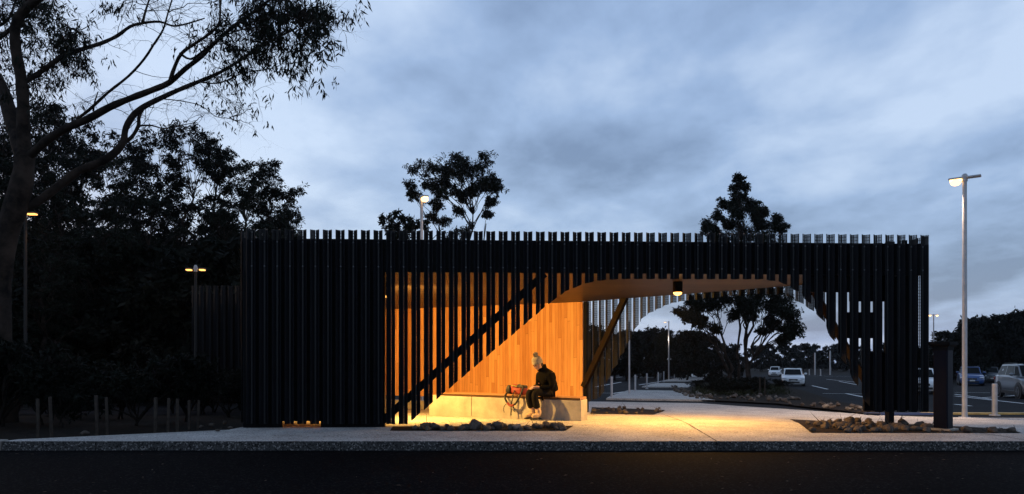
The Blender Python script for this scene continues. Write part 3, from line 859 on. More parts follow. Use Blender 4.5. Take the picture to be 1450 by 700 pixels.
# generic forest gums
def forest_clumps(seed, H, w_, lo=.35, n=15, cr=(.30, .48)):
    r = random.Random(seed); out = []
    for i in range(n):
        z = H * (lo + (1 - lo) * (i + .5) / n * .98); t = (z / H - lo) / (1 - lo)
        k = w_ * (.45 + .75 * math.sin(min(t * 1.25 + .25, 1.15) * math.pi * .8)) * r.uniform(.25, 1)
        g_ = r.uniform(0, 6.28)
        out.append((k * math.cos(g_), k * math.sin(g_), z, w_ * r.uniform(*cr)))
    out.append((0, 0, H * .97, w_ * .3))
    return out
PROTO = []
for s, (H, w_, lo, n) in enumerate(((13, 2.5, .52, 24), (11, 2.2, .46, 22), (14, 2.3, .6, 20), (9, 2.2, .25, 24))):
    PROTO.append((H, gum_meshes(40 + s, H, .17, forest_clumps(60 + s, H, w_, lo, n, (.22, .40)), (.17, .055), 330, mleaf='leaf' if s % 2 else 'leafdark', mbark='barkpale', twigs=18, flat=.55)))  # paler bark makes the trunks of the wood look faintly lit
BUSH = []
for s, (H, w_, n) in enumerate(((7.5, 2.6, 20), (6.0, 2.8, 20), (8.5, 2.4, 22))):
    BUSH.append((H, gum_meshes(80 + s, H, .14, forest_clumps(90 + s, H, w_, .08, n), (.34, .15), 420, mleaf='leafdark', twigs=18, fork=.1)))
SHRUB = []
for s in range(3):
    r = random.Random(s); cl = [(r.uniform(-.55, .55), r.uniform(-.55, .55), r.uniform(.3, 1.0), r.uniform(.3, .45)) for _ in range(9)]
    SHRUB.append(gum_meshes(120 + s, 1.2, .025, cl, (.09, .03), 300, mleaf='leafdark', fork=.1, twigs=12, stems=[((0, 0, -.1), (.2, .1, .8)), ((.1, 0, -.1), (-.3, -.2, .7)), ((0, .1, -.1), (.1, -.3, .8))]))

def put(protos, k, u, Y, vtop, name, label, cat, group, rz):
    H, ms = protos[k]
    x = (u - U0) * Y / F; z = gz(x, Y)
    h = HC + (HOR - vtop) * Y / F - z
    s = h / H
    return tree_from(name, ms, (x, Y, z), label, cat, group, rz, sc=(s + 1) / 2 if s < 1 else s, scz=s)
g = 'gums of the dark wood left of the shelter'
rr = random.Random(21)
for i, (u, Y, vt, k) in enumerate(((262, 33, 168, 0), (300, 35, 188, 2), (232, 36, 190, 0), (342, 34, 222, 1), (385, 36, 228, 2), (392, 38, 258, 1), (195, 34, 200, 2), (160, 31, 215, 1), (120, 36, 160, 0), (75, 34, 148, 2),
                                   (40, 30, 195, 1), (5, 33, 170, 0), (-40, 30, 190, 1), (210, 28, 270, 3), (145, 27, 285, 3), (90, 28, 260, 3), 
                                   (20, 40, 190, 2), (-10, 26, 270, 3), (310, 30, 285, 3), (395, 33, 300, 3), (60, 25, 330, 3), (355, 29, 330, 3), (110, 44, 190, 1), (402, 44, 300, 1), (-80, 28, 230, 2))):
    put(PROTO, k, u, Y, vt, 'gum_tree', 'tall slender gum standing in the dark wood left of the shelter', 'tree', g, rr.uniform(0, 6.28))
g = 'bushy trees filling the dark wood'
for i in range(34):
    Y = rr.uniform(23, 46); u = rr.uniform(-90, 350); 
    if 268 < u < 300 and Y < 26: continue
    put(BUSH, rr.randint(0, 2), u, Y, rr.uniform(345, 430), 'bushy_tree', 'dense bushy tree filling the lower part of the dark wood at left', 'tree', g, rr.uniform(0, 6.28))
g = 'shrubs along the bed left of the shelter'
for i in range(30):
    Y = rr.uniform(12.6, 21); x = rr.uniform(-16.5, -5.4) if Y > 13.5 else rr.uniform(-14, -5.6)
    if Y < 12.2 + max(0, (x + 7) * .3): continue
    s = rr.uniform(.7, 1.5)
    tree_from('shrub', SHRUB[rr.randint(0, 2)], (x, Y, gz(x, Y)), 'dark shrub in the garden bed left of the shelter', 'shrub', g, rr.uniform(0, 6.28), s)
g = 'shrubs on the tree island'
for i in range(24):
    v = rr.uniform(545, 560); u = rr.uniform(985, 1115) if i % 2 else rr.uniform(1005, 1075)
    p = foot(u, v); s = rr.uniform(.5, 1.0) if i % 2 else rr.uniform(.9, 1.4)
    tree_from('shrub', SHRUB[rr.choice((0, 0, 1, 2))], p, 'low shrub growing among the stones of the tree island', 'shrub', g, rr.uniform(0, 6.28), s, s * .65)
# trees at the far side of the car park and on the rise at the right
g = 'far trees behind the left end of the car park'
for i in range(22):
    Y = rr.uniform(75, 105); u = 815 + i * 11 + rr.uniform(-5, 5)
    vt = 468 + rr.uniform(-8, 10) + max(0, (u - 950) * .22)
    put(BUSH, rr.randint(0, 2), u, Y, vt, 'bushy_tree', 'dark bushy tree at the far edge of the car park, seen under the roof', 'tree', g, rr.uniform(0, 6.28))
g = 'distant trees along the low ridge'
for i in range(34):
    Y = rr.uniform(170, 240); u = 1060 + i * 8.2 + rr.uniform(-5, 5)
    vt = 494 + rr.uniform(-7, 5)
    put(BUSH, rr.randint(0, 2), u, Y, vt, 'bushy_tree', 'distant greyish tree along the low ridge behind the white cars', 'tree', g, rr.uniform(0, 6.28))
g = 'trees on the rise at the right edge'
for i in range(44):
    Y = rr.uniform(68, 100); u = 1312 + (i % 22) * 11 + rr.uniform(-6, 6)
    top = [(1300, 492), (1335, 474), (1365, 457), (1400, 444), (1425, 447), (1460, 440), (1560, 440)]
    vt = interp(top, u) + (rr.uniform(-3, 10) if i < 22 else rr.uniform(20, 38))
    put(BUSH, rr.randint(0, 2), u, Y, vt, 'bushy_tree', 'dark tree in the wood on the rise behind the parked cars', 'tree', g, rr.uniform(0, 6.28))
# far wood behind everything at left, one mass
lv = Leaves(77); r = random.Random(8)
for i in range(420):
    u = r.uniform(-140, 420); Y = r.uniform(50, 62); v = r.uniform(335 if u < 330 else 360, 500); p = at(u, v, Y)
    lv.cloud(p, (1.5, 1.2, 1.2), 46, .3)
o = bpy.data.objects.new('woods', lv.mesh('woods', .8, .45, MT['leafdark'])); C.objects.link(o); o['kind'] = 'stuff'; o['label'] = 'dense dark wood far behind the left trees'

# foreground gum at the left: trunk and limbs surveyed one by one
YT = 14.0
tx = (8 - U0) * YT / F
gt = empty('gum_tree', (tx, YT, 0)); tag(gt, 'big leaning gum in the left foreground with long bare limbs reaching over the sky', 'tree')
def loc3(u, v, dy=0.0):
    p = at(u, v, YT + dy); return Vector((p.x - tx, p.y - YT, p.z))
LIMBS = [  # (pixels, depth start, depth end, r0, r1)
    ([(8, 612), (2, 540), (-4, 460), (-2, 400), (6, 350), (20, 300), (32, 255), (35, 222)], 0, 0, .27, .19),
    ([(35, 222), (24, 190), (14, 160), (2, 125), (-20, 85), (-40, 40)], 0, .8, .17, .10),
    ([(35, 222), (33, 180), (33, 150), (30, 112), (24, 80), (21, 50), (26, 25), (45, 5), (70, -12)], 0, -.6, .135, .07),
    ([(40, 222), (52, 212), (72, 195), (98, 180), (126, 168), (155, 152), (186, 139), (215, 128), (240, 117), (262, 98), (285, 80), (310, 55), (338, 32), (366, 12), (392, -8)], 0, -1.6, .085, .022),
    ([(240, 117), (247, 96), (257, 76), (276, 62), (298, 47), (311, 30), (311, -10)], -1.0, -1.6, .038, .016),
    ([(20, 300), (50, 288), (85, 262), (112, 242), (140, 231), (163, 216), (175, 200), (178, 182), (190, 162), (206, 150), (228, 139), (252, 128), (281, 116), (305, 106), (330, 92), (360, 72), (392, 54), (420, 40)], .1, .9, .095, .018),
    ([(172, 203), (186, 195), (196, 178), (197, 165), (206, 150)], .4, .6, .045, .03),
    ([(36, 115), (52, 106), (84, 83), (112, 71), (142, 62), (166, 51), (184, 38), (202, 33), (226, 31), (245, 37), (264, 34), (290, 26)], -.1, 1.0, .06, .014),
    ([(110, 168), (126, 156), (152, 132), (182, 108), (204, 84), (219, 61), (231, 42), (238, 18), (246, -8)], -.4, -1.2, .032, .012),
    ([(202, 33), (206, 16), (214, -8)], .6, .8, .028, .014),
    ([(132, 158), (134, 145), (139, 130)], -.5, -.6, .018, .008),
    ([(-30, 70), (0, 52), (16, 40), (30, 15), (40, -10)], .6, .3, .06, .03),
    ([(-30, 45), (0, 36), (14, 24), (22, 0)], .9, .9, .035, .02),
    ([(255, 76), (270, 84), (288, 72), (320, 50), (352, 40), (380, 38)], -1.1, -2.0, .022, .008),
    ([(281, 116), (310, 118), (340, 105), (365, 100), (392, 96)], .5, 0, .018, .006),
    ([(225, 140), (255, 143), (285, 150), (305, 165), (325, 168), (340, 175)], .4, .2, .012, .004),
    ([(198, 178), (215, 178), (232, 182), (255, 178), (275, 174)], .5, .7, .02, .008),
    ([(338, 32), (365, 30), (395, 22), (430, 20)], -1.4, -2.2, .016, .006),
    ([(84, 83), (98, 70), (108, 52), (104, 40)], .2, .5, .018, .007)]
tb = MB(); lv = Leaves(5); r = random.Random(4)
ends = []
for px, d0, d1, r0, r1 in LIMBS:
    n = len(px); raw = [loc3(u, v, d0 + (d1 - d0) * i / (n - 1)) for i, (u, v) in enumerate(px)]
    pts = [];  # smooth with Catmull-Rom
    for i in range(n - 1):
        p0, p1, p2, p3 = raw[max(i - 1, 0)], raw[i], raw[i + 1], raw[min(i + 2, n - 1)]
        for k in range(3):
            t = k / 3
            pts.append(.5 * ((2 * p1) + (p2 - p0) * t + (2 * p0 - 5 * p1 + 4 * p2 - p3) * t * t + (3 * p1 - p0 - 3 * p2 + p3) * t ** 3))
    pts.append(raw[-1]); m_ = len(pts)
    rs = [(r0 + (r1 - r0) * i / (m_ - 1)) * r.uniform(.92, 1.08) for i in range(m_)]
    tb.tube(pts, rs, 10 if r0 > .06 else 6, False)
    ends.append((pts, rs))
def twig(a, d, ln, rad, lvl):
    pts = [Vector(a)]; dd = Vector(d).normalized()
    n = 5
    for i in range(n):
        dd = (dd + Vector((r.gauss(0, .28), r.gauss(0, .28), r.gauss(-.03, .25)))).normalized()
        pts.append(pts[-1] + dd * ln / n)
    tb.tube(pts, [rad * (1 - .15 * i) for i in range(n + 1)], 4, False)
    if lvl > 0:
        for _ in range(3):
            i = r.randint(2, n); v = (dd + Vector((r.gauss(0, .8), r.gauss(0, .8), r.gauss(-.1, .6))))
            twig(pts[i], v, ln * r.uniform(.45, .75), rad * .55, lvl - 1)
    return pts[-1]
# leafy regions: (u, v, radius px, depth, number of sprays, leaves each)
REG = [(400, 20, 45, -1.6, 22, 36), (440, 45, 32, -1.9, 14, 38), (360, 60, 40, -1.2, 18, 34), (395, 75, 35, -.9, 12, 34), (320, 20, 40, -1.2, 12, 26), (430, 100, 10, -1.8, 3, 26),
       (345, 150, 26, .2, 7, 18), (300, 130, 30, .5, 7, 14), (90, 60, 32, .4, 22, 40), (110, 80, 20, .4, 10, 36), (60, 105, 35, .3, 14, 26), (25, 15, 40, .6, 20, 36), (10, 90, 30, .8, 8, 24),
       (60, 140, 30, .4, 8, 20), (160, 8, 24, .6, 5, 24), (280, 55, 20, -1.2, 5, 16), (60, 8, 30, .2, 14, 36), (0, 140, 30, .8, 10, 26), (455, 25, 20, -2, 10, 46), (370, 5, 40, -1.6, 16, 40), (345, 95, 26, -.2, 8, 24), (20, 180, 40, .9, 12, 26)]
flat_pts = [(p, k) for pts, rs in ends for p, k in zip(pts, rs) if k < .1]
for u, v, rad, dy, ns, nl in REG:
    for k in range(ns):
        q = r.gauss(0, .55), r.gauss(0, .55)
        e = loc3(u + q[0] * rad, v + q[1] * rad, dy + r.gauss(0, .35))
        a, ka = min(flat_pts, key=lambda t: (t[0] - e).length + r.uniform(0, .5))
        c = curve(a, e, (0, 0, .12 * (e - a).length), r, 7, .10)
        tb.tube(c, [max(.011 * (1 - .11 * i), .0035) for i in range(8)], 4, False)
        for z in range(3):
            twig(c[r.randint(3, 7)], (e - a) + Vector((r.gauss(0, .5), r.gauss(0, .5), r.gauss(0, .5))), r.uniform(.25, .5), .005, 1)
        for z in range(3):
            cc = e + Vector((r.gauss(0, .2), r.gauss(0, .2), r.gauss(-.02, .16))); s = r.uniform(.07, .17)
            lv.cloud(cc, (s, s, s * 1.1), int(nl / 2.1), droop=.75, spread=.8)
for pts, rs in ends[3:]:
    for k in range(7):
        i = r.randint(len(pts) // 3, len(pts) - 1)
        twig(pts[i], Vector((r.gauss(.3, .7), r.gauss(0, .7), r.gauss(.2, .7))), r.uniform(.4, 1.1), min(rs[i] * .4, .008), 2)
o = tb.build('trunk', MT['barkpale'], gt, smooth=True)
o = bpy.data.objects.new('crown', lv.mesh('crown', .125, .027, MT['leaf'])); C.objects.link(o); o.parent = gt

# ------------------------------------------------------------------ street lights, bollards, stakes, column, signs
MT['ledwarm'] = emit('street_lamp_glow', (1, .55, .22), 6)
MT['ledfar'] = emit('street_lamp_far', (1, .55, .22), 3.5)
MT['ledbulb'] = emit('street_lamp_bulb', (1, .52, .17), 5)
MT['ledsmall'] = emit('street_lamp_orange', (1, .46, .12), 2.6)
MT['poledark'] = mat('weathered_dark_pole', (.03, .028, .026), .8, spec=.2)  # pole colour darkened to lose the left poles in the wood
def street_light(p, h, label, heads=(1,), power=0, r=.06, core='ledwarm', col=(1, .62, .33), ang=0, arm=.35, lit=None, grp='street lights round the car park', pm='galv', hl=.32):
    t = empty('street_light', p, ang); tag(t, label, 'street light', grp)
    b = MB(); b.lathe([(r * 2.3, -.05), (r * 2.3, .03), (r * 1.15, .035), (r, .2), (r * .82, h), (r * .8, h + .02)], sides=14); b.build('pole', MT[pm], t, smooth=False)
    b = MB(); b.lathe([(r * 1.1, h - .02), (r * 1.1, h + .14), (r * .6, h + .18)], sides=12)
    for s in heads: b.bar((0, 0, h + .06), (s * arm, 0, h + .08), .05, .05)
    b.build('bracket', MT['galv'], t)
    for s in heads:
        b = MB(); b.box((s * (arm + .14), 0, h + .075), (hl, .18, .05)); hd = b.build('lamp_head', MT['poledark'] if pm != 'galv' else MT['galv'], t, bevel=.015)
        if lit is None or s in lit:
            b = MB(); b.box((s * (arm + .14), 0, h + .032), (hl * .8, .14, .04)); b.build('lens', MT[core], hd)
            if power > 250:
                b = MB(); b.ell((s * (arm + .14), 0, h - .02), (.125, .125, .085), 16, 10); b.build('bulb', MT['ledbulb'], hd, smooth=True)  # glowing ball added so that the lit heads show their glare
            if power:
                q = Matrix.Rotation(ang, 4, 'Z') @ Vector((s * (arm + .16), 0, 0))
                src = Vector((p[0] + q.x, p[1] + q.y, p[2] + h - .14))
                lamp('lamp', src, power, col, .08, 150, src + Vector((q.x * 4.5, q.y * 4.5, -1.1)), 1.0)
    return t
p = foot(1366, 592.5)
street_light(p, HC + (HOR - 256) * p.y / F - p.z, 'tall pale street light shining beside the navy column right of the shelter', (-1, 1), 2600, r=.062, ang=R(-38), arm=.06, lit=(-1,), col=(1, .68, .46))
Yp = 23.3; p = Vector(((597 - U0) * Yp / F, Yp, gz(-3, Yp)))
street_light(p, HC + (HOR - 284) * Yp / F - p.z, 'street light glaring above the roof with its pole behind the slats', (1,), 300, r=.06, ang=R(-60), arm=.12)
p = foot(891, 559); street_light(p, 3.6, 'slim pole standing close behind the rear slats, second bollard beside it', (), 0, r=.05)
for u, vb, vt, hd, lb, ln in ((947, 538, 457, (-1,), 'single headed street light over the far path, the nearer of the two', (-1,)), (966, 533.5, 477, (-1, 1), 'twin headed street light over the far path, left of the island tree', (-1, 1)),
                              (997, 529, 490, (1,), 'small far street light half hidden by the left stems of the island tree', (1,))):
    p = foot(u, vb); street_light(p, (vb - vt) * p.y / F, lb, hd, 0, r=.075, core='ledfar', arm=.3, ang=R(-10))
lamp('lamp', foot(947, 538) + Vector((-.5, -.2, 5)), 90, (1, .8, .6), .1)
p = foot(1322, 538); street_light(p, (538 - 447) * p.y / F, 'twin headed street light behind the navy column', (-1, 1), 500, r=.08, core='ledfar', arm=.3)
p = Vector(((277 - U0) * 20.6 / F, 20.6, gz(-9.5, 20.6))); street_light(p, HC + (HOR - 384) * 20.6 / F - p.z, 'twin headed street light glowing among the left trees', (-1, 1), 16, r=.045, core='ledsmall', arm=.06, col=(1, .5, .2), pm='poledark', hl=.17)
p = Vector(((36 - U0) * 21 / F, 21, gz(-15, 21))); street_light(p, HC + (HOR - 305) * 21 / F - p.z, 'street light glowing behind the trunk of the foreground gum', (1,), 120, r=.05, core='ledsmall', arm=.06, col=(1, .5, .2), pm='poledark')

def bollard(u, v, h, label, grp, cap=True, r=.055):
    p = foot(u, v); t = empty('bollard', p); tag(t, label, 'bollard', grp)
    b = MB(); b.lathe([(r, -.1), (r, h - .012), (r * .85, h)], sides=16); b.build('post', MT['galv'], t)
    b = MB(); b.lathe([(r * 2, -.03), (r * 2, .012)], sides=16); b.build('base_plate', MT['galv'], t)
ords = ['nearest bollard of the far path, close to the rear slats', 'second bollard of the far path, just right of the slim pole', 'third bollard of the far path', 'fourth bollard of the far path, before the first crossing', 'fifth bollard of the far path']
for i, (u, vt, vb) in enumerate(((866, 533.5, 564.5), (899.5, 531, 555), (916, 529, 550.5), (932, 527.5, 544), (940, 526, 541))):
    p = foot(u, vb); bollard(u, vb, (vb - vt) * p.y / F, ords[i], 'bollards along the far path')
for u, vt, vb in ((955, 525, 537), (960.5, 525, 535), (972, 524, 531), (983, 524, 530)):
    p = foot(u, vb); bollard(u, vb, (vb - vt) * p.y / F, 'tiny bollard far along the path beyond the crossing', 'bollards along the far path')
p = foot(1408.5, 588); bollard(1408.5, 588, 44.5 * p.y / F, 'steel bollard at the kerb before the silver car', 'bollards along the kerb', r=.075)
for u, vt, vb, lb in ((1154, 500, 531, 'left one of two lit steel posts beyond the white cars'), (1175.5, 497, 531, 'right one of two lit steel posts beyond the white cars')):
    p = foot(u, vb); h = (vb - vt) * p.y / F; t = empty('marker_post', p); tag(t, lb, 'post', 'posts beyond the white cars')
    b = MB(); b.lathe([(.13, -.1), (.13, h), (.10, h + .03)], sides=12); b.build('shaft', MT['galv'], t)
    b = MB(); b.box((0, -.14, h * .55), (.22, .03, .3)); b.build('plate', MT['galv'], t)
for u, vt, vb in ((1146, 523, 531), (1162, 523, 532)):
    p = foot(u, vb); bollard(u, vb, (vb - vt) * p.y / F, 'far low bollard near the lit steel posts', 'bollards beyond the white cars', r=.1)

rr = random.Random(3)
for i, (u, vt, vb) in enumerate(((54, 565, 617), (73, 562, 616), (138, 560, 615), (152, 563, 614), (220, 563, 612), (238, 564, 611), (251, 565, 610), (268, 567, 606), (280, 567, 605))):
    p = foot(u, vb); h = (vb - vt) * p.y / F
    b = MB(); b.box((0, 0, h / 2 - .05), (.042, .042, h + .1), rr.uniform(0, 1.5))
    o = b.build('stake', MT['stake'], bevel=.003); o.location = p; o.rotation_euler = (rr.uniform(-.04, .04), rr.uniform(-.04, .04), 0)
    tag(o, 'square timber planting stake in the dark bed left of the shelter', 'stake', 'planting stakes in the left bed')
for i, (u, vt, vb) in enumerate(((1026, 531, 556), (1033, 530, 557), (1076, 534, 562), (1083, 534, 562))):
    p = foot(u, vb); h = (vb - vt) * p.y / F
    b = MB(); b.box((0, 0, h / 2 - .05), (.06, .06, h + .1), rr.uniform(0, 1.5))
    o = b.build('stake', MT['stake'], bevel=.003); o.location = p
    tag(o, 'timber stake of the %s pair on the tree island' % ('left' if i < 2 else 'right'), 'stake', 'planting stakes on the tree island')

# navy column with flared cap
p = Vector(((1335.5 - U0) * 12.15 / F, 12.15, gz(7.7, 12.1)))
t = empty('navy_column', p, R(36)); tag(t, 'dark navy square column with flared black hood at the right end of the shelter', 'column')
b = MB(); b.box((0, 0, .72), (.238, .238, 1.48)); b.build('shaft', MT['navy'], t, bevel=.02)
b = MB(); b.box((0, 0, .02), (.36, .36, .04)); b.build('base_plate', MT['concrete'], t, bevel=.004)
b = MB(); 
def ring(hw, z): return [(-hw, -hw, z), (hw, -hw, z), (hw, hw, z), (-hw, hw, z)]
rs = ring(.122, 1.42) + ring(.13, 1.48) + ring(.172, 1.52) + ring(.176, 1.57) + ring(.15, 1.572)
b.add(rs, [(4 * k + i, 4 * k + (i + 1) % 4, 4 * k + 4 + (i + 1) % 4, 4 * k + 4 + i) for k in range(4) for i in range(4)] + [(19, 18, 17, 16)[::-1], (3, 2, 1, 0)])
b.build('hood', MT['backing'], t)

# small signs
p = foot(1355, 531); t = empty('sign', p); tag(t, 'small grey sign on a thin post behind the blue car', 'sign')
h = (531 - 497) * p.y / F
b = MB(); b.lathe([(.05, 0), (.05, h)], sides=10); b.build('post', MT['galv'], t)
b = MB(); b.box((0, -.07, h - .22), (.5, .03, .6)); b.build('panel', mat('sign_grey', (.30, .33, .36), .5), t)
p = foot(1441, 524); t = empty('sign', p); tag(t, 'blue sign panel before the wood at the right edge', 'sign')
h = (524 - 488) * p.y / F
b = MB(); b.lathe([(.06, 0), (.06, h)], sides=10); b.build('post', MT['galv'], t)
b = MB(); b.box((0, -.08, h - .35), (1.0, .03, .65)); b.build('panel', mat('sign_blue', (.04, .22, .75), .45), t)
p = foot(907, 530); t = empty('sign', p); tag(t, 'small square pale sign far across the car park under the roof', 'sign')
h = (530 - 512) * p.y / F
b = MB(); b.lathe([(.06, 0), (.06, h)], sides=10); b.build('post', MT['galv'], t)
b = MB(); b.box((0, -.08, h - .2), (.45, .03, .45)); b.build('panel', mat('sign_pale', (.55, .55, .55), .5), t)

# ------------------------------------------------------------------ cars
MT['glass'] = mat('car_glass', (.004, .006, .007), .25, spec=.06)
MT['tyre'] = mat('tyre_rubber', (.012, .012, .012), .85)
MT['rim'] = mat('alloy_rim', (.16, .165, .17), .35, metal=.6)
MT['black'] = mat('black_trim', (.012, .012, .013), .5)
MT['lens'] = mat('headlight_lens', (.65, .68, .72), .12, spec=.9)
MT['plate'] = mat('number_plate', (.6, .6, .58), .5)
def car_paint(n, c, metal=.2): return mat(n, c, .28, metal=metal, coat=.6)
PAINT = dict(white=car_paint('white_paint', (.78, .80, .82), 0), blue=car_paint('blue_car_paint', (.02, .07, .22)), grey=car_paint('grey_paint', (.06, .075, .09)), silver=car_paint('silver_paint', (.13, .145, .165), .4))

def make_car(loc, rz, paint, label, L_=4.6, W=1.8, H=1.46, gc=.17, suv=False, rails=False):
    t = empty('parked_car', loc, rz); tag(t, label, 'car', 'cars parked in the car park')
    m = PAINT[paint]; hw = W / 2; hl = L_ / 2
    wr = .36 if suv else .325; wb = L_ * .585
    ax = [wb / 2 + .02, -wb / 2 + .02]
    hood = H * (.60 if suv else .61); belt = H * .645; deck = H * (.66 if suv else .67)
    # lower body: loft of sections along x  (x, half width scale, bottom, top)
    st = [(hl, .70, .26, hood * .66), (hl - .07, .84, .21, hood * .80), (hl - .28, .945, .19, hood * .905), (hl - .75, .99, .19, hood * .965), (hl - 1.22, 1, .19, hood * 1.02), (.2, 1, .19, belt), (-hl + 1.2, 1, .19, deck * .985),
          (-hl + .5, .985, .20, deck), (-hl + .1, .93, .23, deck * .985), (-hl, .84, .30, deck * .9)]
    b = MB(); K = 13; vs = []
    for x, s, zb, zt in st:
        w_ = hw * s
        half = [(w_ * .86, zb), (w_ * .975, zb + .09), (w_, zb + .26), (w_ * .995, (zb + zt) * .56), (w_ * .965, zt - .05), (w_ * .90, zt), (0, zt + .045)]
        vs += [(x, y, z) for y, z in half] + [(x, -y, z) for y, z in half[-2::-1]]
    n = len(st)
    fs = [(i * K + k, i * K + (k + 1) % K, (i + 1) * K + (k + 1) % K, (i + 1) * K + k) for i in range(n - 1) for k in range(K)]
    fs += [tuple(range(K))[::-1], tuple((n - 1) * K + k for k in range(K))]
    b.add(vs, fs)
    # cabin shell
    xb0, xt0 = hl - 1.12, hl - 1.95 + (.12 if suv else 0)
    if suv: xt1, xb1 = -hl + .55, -hl + .12
    else: xt1, xb1 = -hl + 1.35, -hl + .62
    zb_ = belt - .03; tw = hw * .74; bw = hw * .93; zr = H
    xm = (xt0 + xt1) / 2
    ringb = [(xb0, bw * .86), (xb0 - .5, bw), (xm, bw), (xb1 + .3, bw * .97), (xb1, bw * .84)]
    ringt = [(xt0, tw * .94), (xt0 - .2, tw), (xm, tw * 1.01), (xt1 + .15, tw * .97), (xt1, tw * .9)]
    zts = [zr - .035, zr - .015, zr, zr - .03, zr - .07]
    vb = [(x, y, zb_) for x, y in ringb] + [(x, -y, zb_) for x, y in ringb[::-1]]
    vt = [(x, y, z) for (x, y), z in zip(ringt, zts)] + [(x, -y, z) for (x, y), z in zip(ringt[::-1], zts[::-1])]
    vc = [(x, y * .55, z + .03) for x, y, z in vt]
    n0 = len(b.v)
    b.add(vb + vt + vc, [(i, (i + 1) % 10, 10 + (i + 1) % 10, 10 + i) for i in range(10)] + [(10 + i, 10 + (i + 1) % 10, 20 + (i + 1) % 10, 20 + i) for i in range(10)] + [tuple(range(20, 30))])
    body = b.build('body', m, t, smooth=True, bevel=0)
    md = body.modifiers.new('e', 'EDGE_SPLIT'); md.split_angle = R(42)
    # glazing, set 4 mm proud of the cabin shell
    def pane(name, q, ins=(.08, .1), off=.006, mt='glass', par=t):
        A_, B_, C_, D_ = [Vector(p) for p in q]
        c = []
        for u_, v_ in ((ins[0], ins[1]), (1 - ins[0], ins[1]), (1 - ins[0], 1 - ins[1]), (ins[0], 1 - ins[1])):
            c.append(A_.lerp(B_, u_).lerp(D_.lerp(C_, u_), v_))
        nn = (c[1] - c[0]).cross(c[3] - c[0]).normalized()
        mid = sum(c, Vector()) / 4
        if nn.dot(mid - Vector((xm, 0, (zb_ + zr) / 2))) < 0: nn = -nn
        bb = MB(); fr = [p + nn * off for p in c]; bk = [p - nn * .01 for p in c]
        bb.add(fr + bk, [(0, 1, 2, 3), (0, 4, 5, 1), (1, 5, 6, 2), (2, 6, 7, 3), (3, 7, 4, 0)])
        return bb.build(name, MT[mt], par)
    pane('windscreen', (vb[9], vb[0], vt[0], vt[9]), (.05, .06))
    pane('rear_window', (vb[4], vb[5], vt[5], vt[4]), (.08, .14))
    for q in ((0, 1, 1, 0), (1, 2, 2, 1), (2, 3, 3, 2)):
        pane('side_window', (vb[q[0]], vb[q[1]], vt[q[1]], vt[q[0]]), (.04, .12))
        o_ = lambda i: 9 - i
        pane('side_window', (vb[o_(q[0])], vb[o_(q[1])], vt[o_(q[1])], vt[o_(q[0])]), (.04, .12))
    # front: grille, intake, lights, plate, badge; mirrors
    zf = hood * .66
    b = MB(); b.box((hl - .005, 0, zf - .03), (.06, W * .36, .13)); gr = b.build('grille', MT['black'], t, bevel=.012)
    b = MB(); b.box((hl + .026, 0, zf + .0), (.012, W * .30, .018)); b.ell((hl + .03, 0, zf - .03), (.012, .055, .04)); b.build('trim', MT['rim'], gr)
    b = MB(); b.box((hl - .02, 0, .36), (.07, W * .52, .13)); b.build('air_intake', MT['black'], t, bevel=.012)
    b = MB(); b.box((hl + .035, 0, .475), (.015, .37, .11)); b.build('number_plate', MT['plate'], t)
    for s in (-1, 1):
        b = MB(); T = Matrix.Translation((hl - .16, s * hw * .74, hood * .74)) @ Matrix.Rotation(s * R(38), 4, 'Z'); b.ell((0, 0, 0), (.17, .21, .075), 14, 8, M=T); b.build('headlight', MT['lens'], t, smooth=True)
        b = MB(); b.ell((hl - .07, s * hw * .72, .36), (.04, .07, .05), 10, 6); b.build('fog_light', MT['lens'], t, smooth=True)
        b = MB(); b.ell((xb0 - .42, s * (bw + .13), belt + .10), (.08, .12, .08), 12, 8); b.bar((xb0 - .42, s * bw * .97, belt + .04), (xb0 - .42, s * (bw + .08), belt + .07), .05, .03); b.build('mirror', m, t, smooth=True)
        b = MB(); b.box((-hl + .1, s * hw * .78, deck * .84), (.12, .3, .16)); b.build('tail_light', mat('tail_red', (.3, .01, .01), .2) if 'tr' not in MT else MT['tr'], t, bevel=.02)
        for x in ax:
            wt = empty('wheel', (x, s * (hw - .10), wr)); wt.parent = t
            TM = Matrix.Rotation(R(90), 4, 'X')
            b = MB(); b.lathe([(wr * .66, -.11), (wr * .95, -.11), (wr, -.07), (wr, .07), (wr * .95, .11), (wr * .66, .11)], sides=28, M=TM); b.build('tyre', MT['tyre'], wt, smooth=True)
            b = MB()
            for k in range(6):
                g_ = k * math.pi / 3; b.bar((0, s * .105, 0), (wr * .64 * math.cos(g_), s * .10, wr * .64 * math.sin(g_)), .03, .07, up=(0, 1, 0))
            b.lathe([(wr * .60, -.015), (wr * .68, -.015), (wr * .68, .015), (wr * .60, .015)], sides=24, M=Matrix.Translation((0, s * .10, 0)) @ TM)
            b.lathe([(.06, -.02), (.06, .02)], sides=12, M=Matrix.Translation((0, s * .105, 0)) @ TM)
            b.build('rim', MT['rim'], wt)
            b = MB(); b.lathe([(wr * 1.2, -.02), (wr * 1.2, .105)], sides=28, M=Matrix.Translation((x, s * (hw - .105), wr + .015)) @ Matrix.Rotation(R(-90 * s), 4, 'X')); b.build('wheel_arch', MT['black'], t)
    if suv or rails:
        for s in (-1, 1):
            b = MB(); b.tube([(xt0 - .1, s * tw * .86, H + .0), (xt0 - .25, s * tw * .86, H + .055), (xt1 + .25, s * tw * .86, H + .045), (xt1 + .1, s * tw * .86, H - .03)], .016, 6); b.build('roof_rail', MT['black'], t)
